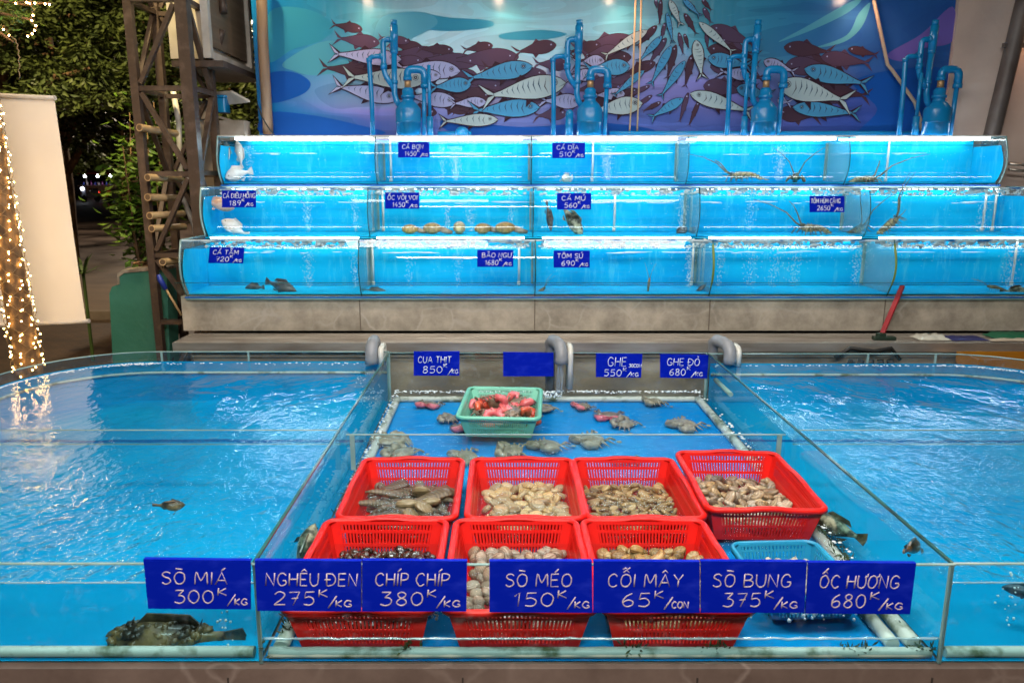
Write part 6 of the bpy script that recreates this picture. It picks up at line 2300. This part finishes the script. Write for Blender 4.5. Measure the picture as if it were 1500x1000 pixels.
# big shells on the floor of the middle tank
g = MB()
rings = []
for k in range(9):
    t = k / 8
    rings.append([Vector((-.05 + .10 * t, .030 * sin(pi * (.1 + .85 * t)) * cos(2 * pi * i / 14), .030 * sin(pi * (.1 + .85 * t)) ** .8 * sin(2 * pi * i / 14))) for i in range(14)])
g.loft(rings)
sipho = MB(); sipho.tube([(.045, 0, -.004), (.075, 0, -.014), (.105, 0, -.020)], [.017, .014, .008], 10)
M['geo'] = shell_mat('golden_brown_shell', [(0, (.50, .32, .08)), (.5, (.32, .18, .04)), (1, (.66, .50, .22))], (.09, .05, .02), .35, 24, .7)
gs = thing('geoduck', '', 'geoduck', group='geoducks on the floor of the middle tank')
g.build('shell', M['geo'], gs); sipho.build('siphon', mat('siphon_skin', (.16, .11, .07), .5, 0, (.3, .24, .17), 20), gs)
for k, (px, a, s_, lb) in enumerate(((601, .1, 1.1, 'brown geoduck nearest the first divider of the middle tank'), (634, -.2, 1.3, 'second geoduck from the left in the middle tank'), (673, 1.6, 1.45, 'round golden geoduck facing out, in the centre of the row'), (708, .5, 1.25, 'fourth geoduck from the left in the middle tank'), (741, -.1, 1.4, 'pale golden geoduck nearest the centre divider'))):
    p = tf(px, 340, 2, .14); p.z = TIER[2][1] + .018 + .028 * s_
    if k == 0:
        o = place(gs, p, (0, 0, a), s_)
        o['label'] = lb
    else:
        dup(gs, p, (0, 0, a), lb, s_)

# ================================================================== lobsters
M['lob'] = mat('lobster_shell', (.14, .12, .05), .35, 0, (.40, .33, .16), 55, .42, .58, .3, 80, wet=.4)
M['lob_d'] = mat('dark_lobster_leg', (.07, .06, .035), .4, 0, (.25, .2, .1), 60)
def lobster(label):
    root = thing('lobster', label, 'lobster', group='spiny lobsters in the stepped tanks')
    b = MB()
    rings = []
    for t, w in ((0, .25), (.12, .6), (.35, .95), (.7, 1), (1, .82)):
        rings.append([Vector((.09 - .09 * t, .022 * w * cos(2 * pi * i / 12), .022 * w * sin(2 * pi * i / 12))) for i in range(12)])
    b.loft(rings)
    rr = random.Random(9)
    for k in range(26):
        t, a = rr.uniform(.1, .9), rr.uniform(.1, 3.0)
        p = Vector((.09 - .09 * t, .021 * cos(a), .021 * sin(a)))
        b.tube([p, p + Vector((.006, .006 * cos(a), .008 * sin(a)))], [.0025, .0004], 5)
    b.build('carapace', M['lob'], root)
    b = MB()
    for k in range(6):
        x = -.004 - .017 * k
        z = -.0022 * k * k * .55
        r_ = .0195 - .0016 * k
        rg = []
        for dx, q in ((.010, .9), (.004, 1.06), (-.006, 1.04), (-.010, .86)):
            rg.append([Vector((x + dx, r_ * q * cos(2 * pi * i / 12), z + r_ * q * sin(2 * pi * i / 12) * .9)) for i in range(12)])
        b.loft(rg)
    b.build('tail', M['lob'], root)
    b = MB()
    for a in (-.7, -.35, 0, .35, .7):
        p = Vector((-.104, 0, -.034))
        d = Vector((-cos(a), sin(a), -.35))
        w = Vector((sin(a), cos(a), 0)) * .010
        b.add([p - w * .4, p + w * .4, p + d * .035 + w, p + d * .035 - w, p - w * .4 + Vector((0, 0, .003)), p + w * .4 + Vector((0, 0, .003)), p + d * .035 + w + Vector((0, 0, .002)), p + d * .035 - w + Vector((0, 0, .002))], [(3, 2, 1, 0), (4, 5, 6, 7), (0, 1, 5, 4), (1, 2, 6, 5), (2, 3, 7, 6), (3, 0, 4, 7)])
    b.build('tail_fan', M['lob'], root)
    for s_ in (1, -1):
        b = MB()
        b.tube([(.085, s_ * .010, .010), (.115, s_ * .022, .030), (.16, s_ * .05, .085), (.23, s_ * .11, .13), (.30, s_ * .17, .155)], [.006, .005, .0034, .002, .0012], 6)
        b.build('antenna', M['lob_d'], root)
        b = MB(); b.tube([(.088, s_ * .006, .004), (.12, s_ * .010, .004), (.15, s_ * .016, .012)], [.003, .002, .0006], 5); b.build('antennule', M['lob_d'], root)
        b = MB(); b.ball((.080, s_ * .010, .020), .004, 8, 6); b.build('eye', M['rubber'], root)
        for k in range(5):
            b = MB()
            x = .075 - .016 * k
            dx = .030 - .016 * k
            b.tube([(x, s_ * .016, -.010), (x + dx * .6, s_ * .040, .006), (x + dx, s_ * .060, -.022), (x + dx * 1.2, s_ * .066, -.040)], [.004, .0036, .0028, .0008], 6)
            b.build('leg', M['lob_d'], root)
    return root
lob = lobster('')
LOBS = [(3, 1092, 256, (0, .1, pi - .5), 1.15, 'striped lobster at the left of the right bays, topmost tank', .15), (3, 1165, 262, (0, -.2, -1.9), 1.0, 'pale lobster by the bubble column of the topmost tank', .16), (3, 1262, 263, (0, .05, .35), 1.25, 'sprawling lobster behind the last divider of the topmost tank', .15),
        (2, 1195, 334, (0, .0, pi + .25), 1.2, 'lobster below the lobster price board in the middle tank', .13), (2, 1250, 340, (0, -.5, -1.2), 1.0, 'pale lobster left of the last divider of the middle tank', .2), (2, 1296, 334, (0, -.75, -.55), 1.15, 'dark speckled lobster right of the last divider of the middle tank', .13)]
for i, (k, px, py, rot, s_, lb, dy) in enumerate(LOBS):
    p = tf(px, py, k, dy)
    if i == 0:
        o = place(lob, p, rot, s_); o['label'] = lb
    else:
        dup(lob, p, rot, lb, s_)
# prawns in the lowest tank
pr = thing('prawn', '', 'prawn', group='prawns in the lowest tank')
b = MB()
rg = []
for k in range(10):
    t = k / 9
    w = .009 * sin(pi * (.12 + .8 * t)) ** .7 * (1 - .45 * t)
    rg.append([Vector((.045 - .09 * t, w * cos(2 * pi * i / 10), w * 1.25 * sin(2 * pi * i / 10) - .02 * max(0, t - .45) ** 1.5)) for i in range(10)])
b.loft(rg); b.build('body', M['lob_d'], pr)
for s_ in (1, -1):
    b = MB(); b.tube([(.044, s_ * .003, .004), (.075, s_ * .012, .022), (.12, s_ * .03, .028)], [.0016, .001, .0005], 5); b.build('antenna', M['lob_d'], pr)
b = MB()
for k in range(7):
    b.tube([(.03 - .009 * k, .004, -.006), (.033 - .010 * k, .010, -.020)], [.0016, .0006], 4)
b.build('legs', M['lob_d'], pr)
b = MB(); b.ball((-.05, 0, -.010), (.012, .008, .003), 8, 5); b.build('tail_fan', M['lob_d'], pr)
for i, (px, py, a, e, lb) in enumerate(((789, 428, .3, -.6, 'prawn at the foot of the centre divider, lowest tank'), (950, 419, 1.2, -1.1, 'prawn swimming upright before the pale back sheet, lowest tank'), (916, 435, .1, 0, 'prawn on the bottom left of the upright one'), (1460, 421, 2.8, -.1, 'prawn near the right end of the lowest tank'))):
    p = tf(px, py, 1, .12)
    if i == 0:
        o = place(pr, p, (0, e, a), 1.2); o['label'] = lb
    else:
        dup(pr, p, (0, e, a), lb, 1.2)

# ================================================================== things on the drain shelf
sq = thing('squeegee', 'red handled squeegee leaning against the marble bench', 'squeegee', at(1287, 494, 4.45))
b = MB()
p, q = at(1290, 494, 4.47), at(1322, 419, 4.66)
d = q - p
R = d.to_track_quat('Z', 'Y').to_matrix()
b.rbox((p + q) / 2, (0.030, .018, d.length), .006, R=R)
wpart(sq, 'handle', b, mat('red_handle', (.36, .01, .015), .35, 0, (.25, .008, .012), 8))
b = MB()
b.rbox(p + Vector((.02, 0, -.004)), (.13, .05, .02), .008)
b.rbox(p + Vector((.0, 0, .012)), (.05, .04, .03), .008)
wpart(sq, 'head', b, mat('dark_green_rubber', (.012, .03, .018), .5))
hb = MB()
p = at(1280, 512, 4.37)
for k in range(5):
    x = p.x - .12 + .055 * k
    hb.tube([(x, 4.37, .55), (x + .02 * (k - 2), 4.365, .45), (x + .035 * (k - 2), 4.36, .30)], [.02, .022, .012], 8)
hb.tube([(p.x - .22, 4.38, .56), (p.x - .14, 4.37, .62), (p.x, 4.37, .60), (p.x + .1, 4.37, .62), (p.x + .16, 4.37, .55)], .012, 8)
tag(hb.build('hose_bundle', M['rubber']), 'bundle of black hose hanging below the drain shelf', 'hose')
def cloth(label, x0, x1, y0, y1, h, m, seed, name):
    b = MB()
    nx, ny = 12, 6
    vs_ = []
    for j in range(ny + 1):
        for i in range(nx + 1):
            u, v = i / nx, j / ny
            e = min(1, 5 * min(u, 1 - u, v, 1 - v) + .12)
            vs_.append((x0 + (x1 - x0) * u + .008 * mnoise.noise(Vector((u * 4, v * 4, seed))), y0 + (y1 - y0) * v + .008 * mnoise.noise(Vector((u * 4, v * 4, seed + 5))), .652 + h * e * (.65 + .5 * mnoise.noise(Vector((u * 6, v * 4, seed + 9))))))
    b.add(vs_, [(j * (nx + 1) + i, j * (nx + 1) + i + 1, (j + 1) * (nx + 1) + i + 1, (j + 1) * (nx + 1) + i) for j in range(ny) for i in range(nx)], 0, True)
    ring = [vs_[i] for i in range(nx + 1)] + [vs_[(j) * (nx + 1) + nx] for j in range(1, ny + 1)] + [vs_[ny * (nx + 1) + i] for i in range(nx - 1, -1, -1)] + [vs_[j * (nx + 1)] for j in range(ny - 1, 0, -1)]
    n = len(ring)
    b.add(list(ring) + [(x, y, .651) for x, y, z in ring], [(i, n + i, n + (i + 1) % n, (i + 1) % n) for i in range(n)], 0)
    tag(b.build(name, m), label, name.replace('_', ' '))
def lx(px, Y=4.5):
    return at(px, 495, Y).x
cloth('crumpled white plastic bag lying on the drain shelf', lx(1340), lx(1385), 4.44, 4.56, .030, mat('white_plastic_bag', (.52, .50, .42), .4), 1, 'plastic_bag')
cloth('flat folded navy cloth lying on the drain shelf', lx(1386), lx(1440), 4.43, 4.57, .012, mat('navy_cloth', (.02, .022, .11), .8), 2, 'cloth')
cloth('dark green cloth lying at the right end of the drain shelf', lx(1456), lx(1530), 4.47, 4.62, .034, mat('green_cloth', (.008, .11, .05), .7), 3, 'cloth')
cloth('pale beige cloth lying under the green one on the drain shelf', lx(1440), lx(1530), 4.42, 4.468, .014, mat('beige_cloth', (.46, .38, .28), .8), 4, 'cloth')
# coloured crates beside the tanks
def crate(label, c, d, m):
    root = thing('plastic_crate', label, 'crate', c, group='plastic crates right of the tanks')
    w, dd, h = d
    for side, (cx_, cy_, sx_, sy_) in enumerate(((0, -dd / 2, w, .012), (0, dd / 2, w, .012), (-w / 2 + .006, 0, .012, dd - .013), (w / 2 - .006, 0, .012, dd - .013))):
        b = MB()
        for z in (.04, h * .5, h - .03):
            b.box((cx_, cy_, z), (sx_, sy_, .06))
        n = 7
        for k in range(n):
            f_ = -.5 + (k + .5) / n
            b.box((cx_ + (f_ * sx_ if sx_ > .1 else 0), cy_ + (f_ * sy_ if sy_ > .1 else 0), h / 2), ((.03 if sx_ > .1 else .010), (.03 if sy_ > .1 else .010), h - .02))
        b.build('side', m, root)
    b = MB(); b.box((0, 0, .01), (w - .02, dd - .02, .012)); b.build('base', m, root)
crate('orange yellow plastic crate standing right behind the right tank', (2.98, 4.27, .30), (.62, .20, .30), mat('orange_plastic', (.40, .17, .012), .4, 0, (.3, .11, .01), 4))
b = MB(); b.box((2.98, 4.27, .15), (.7, .22, .30)); tag(b.build('wooden_stand', M['wood_pole']), 'low wooden stand under the orange crate', 'stand')

# ------------------------------------------------------------------ tidy
for o in list(COL.objects):
    if o.type == 'EMPTY' and not o.children:
        bpy.data.objects.remove(o)
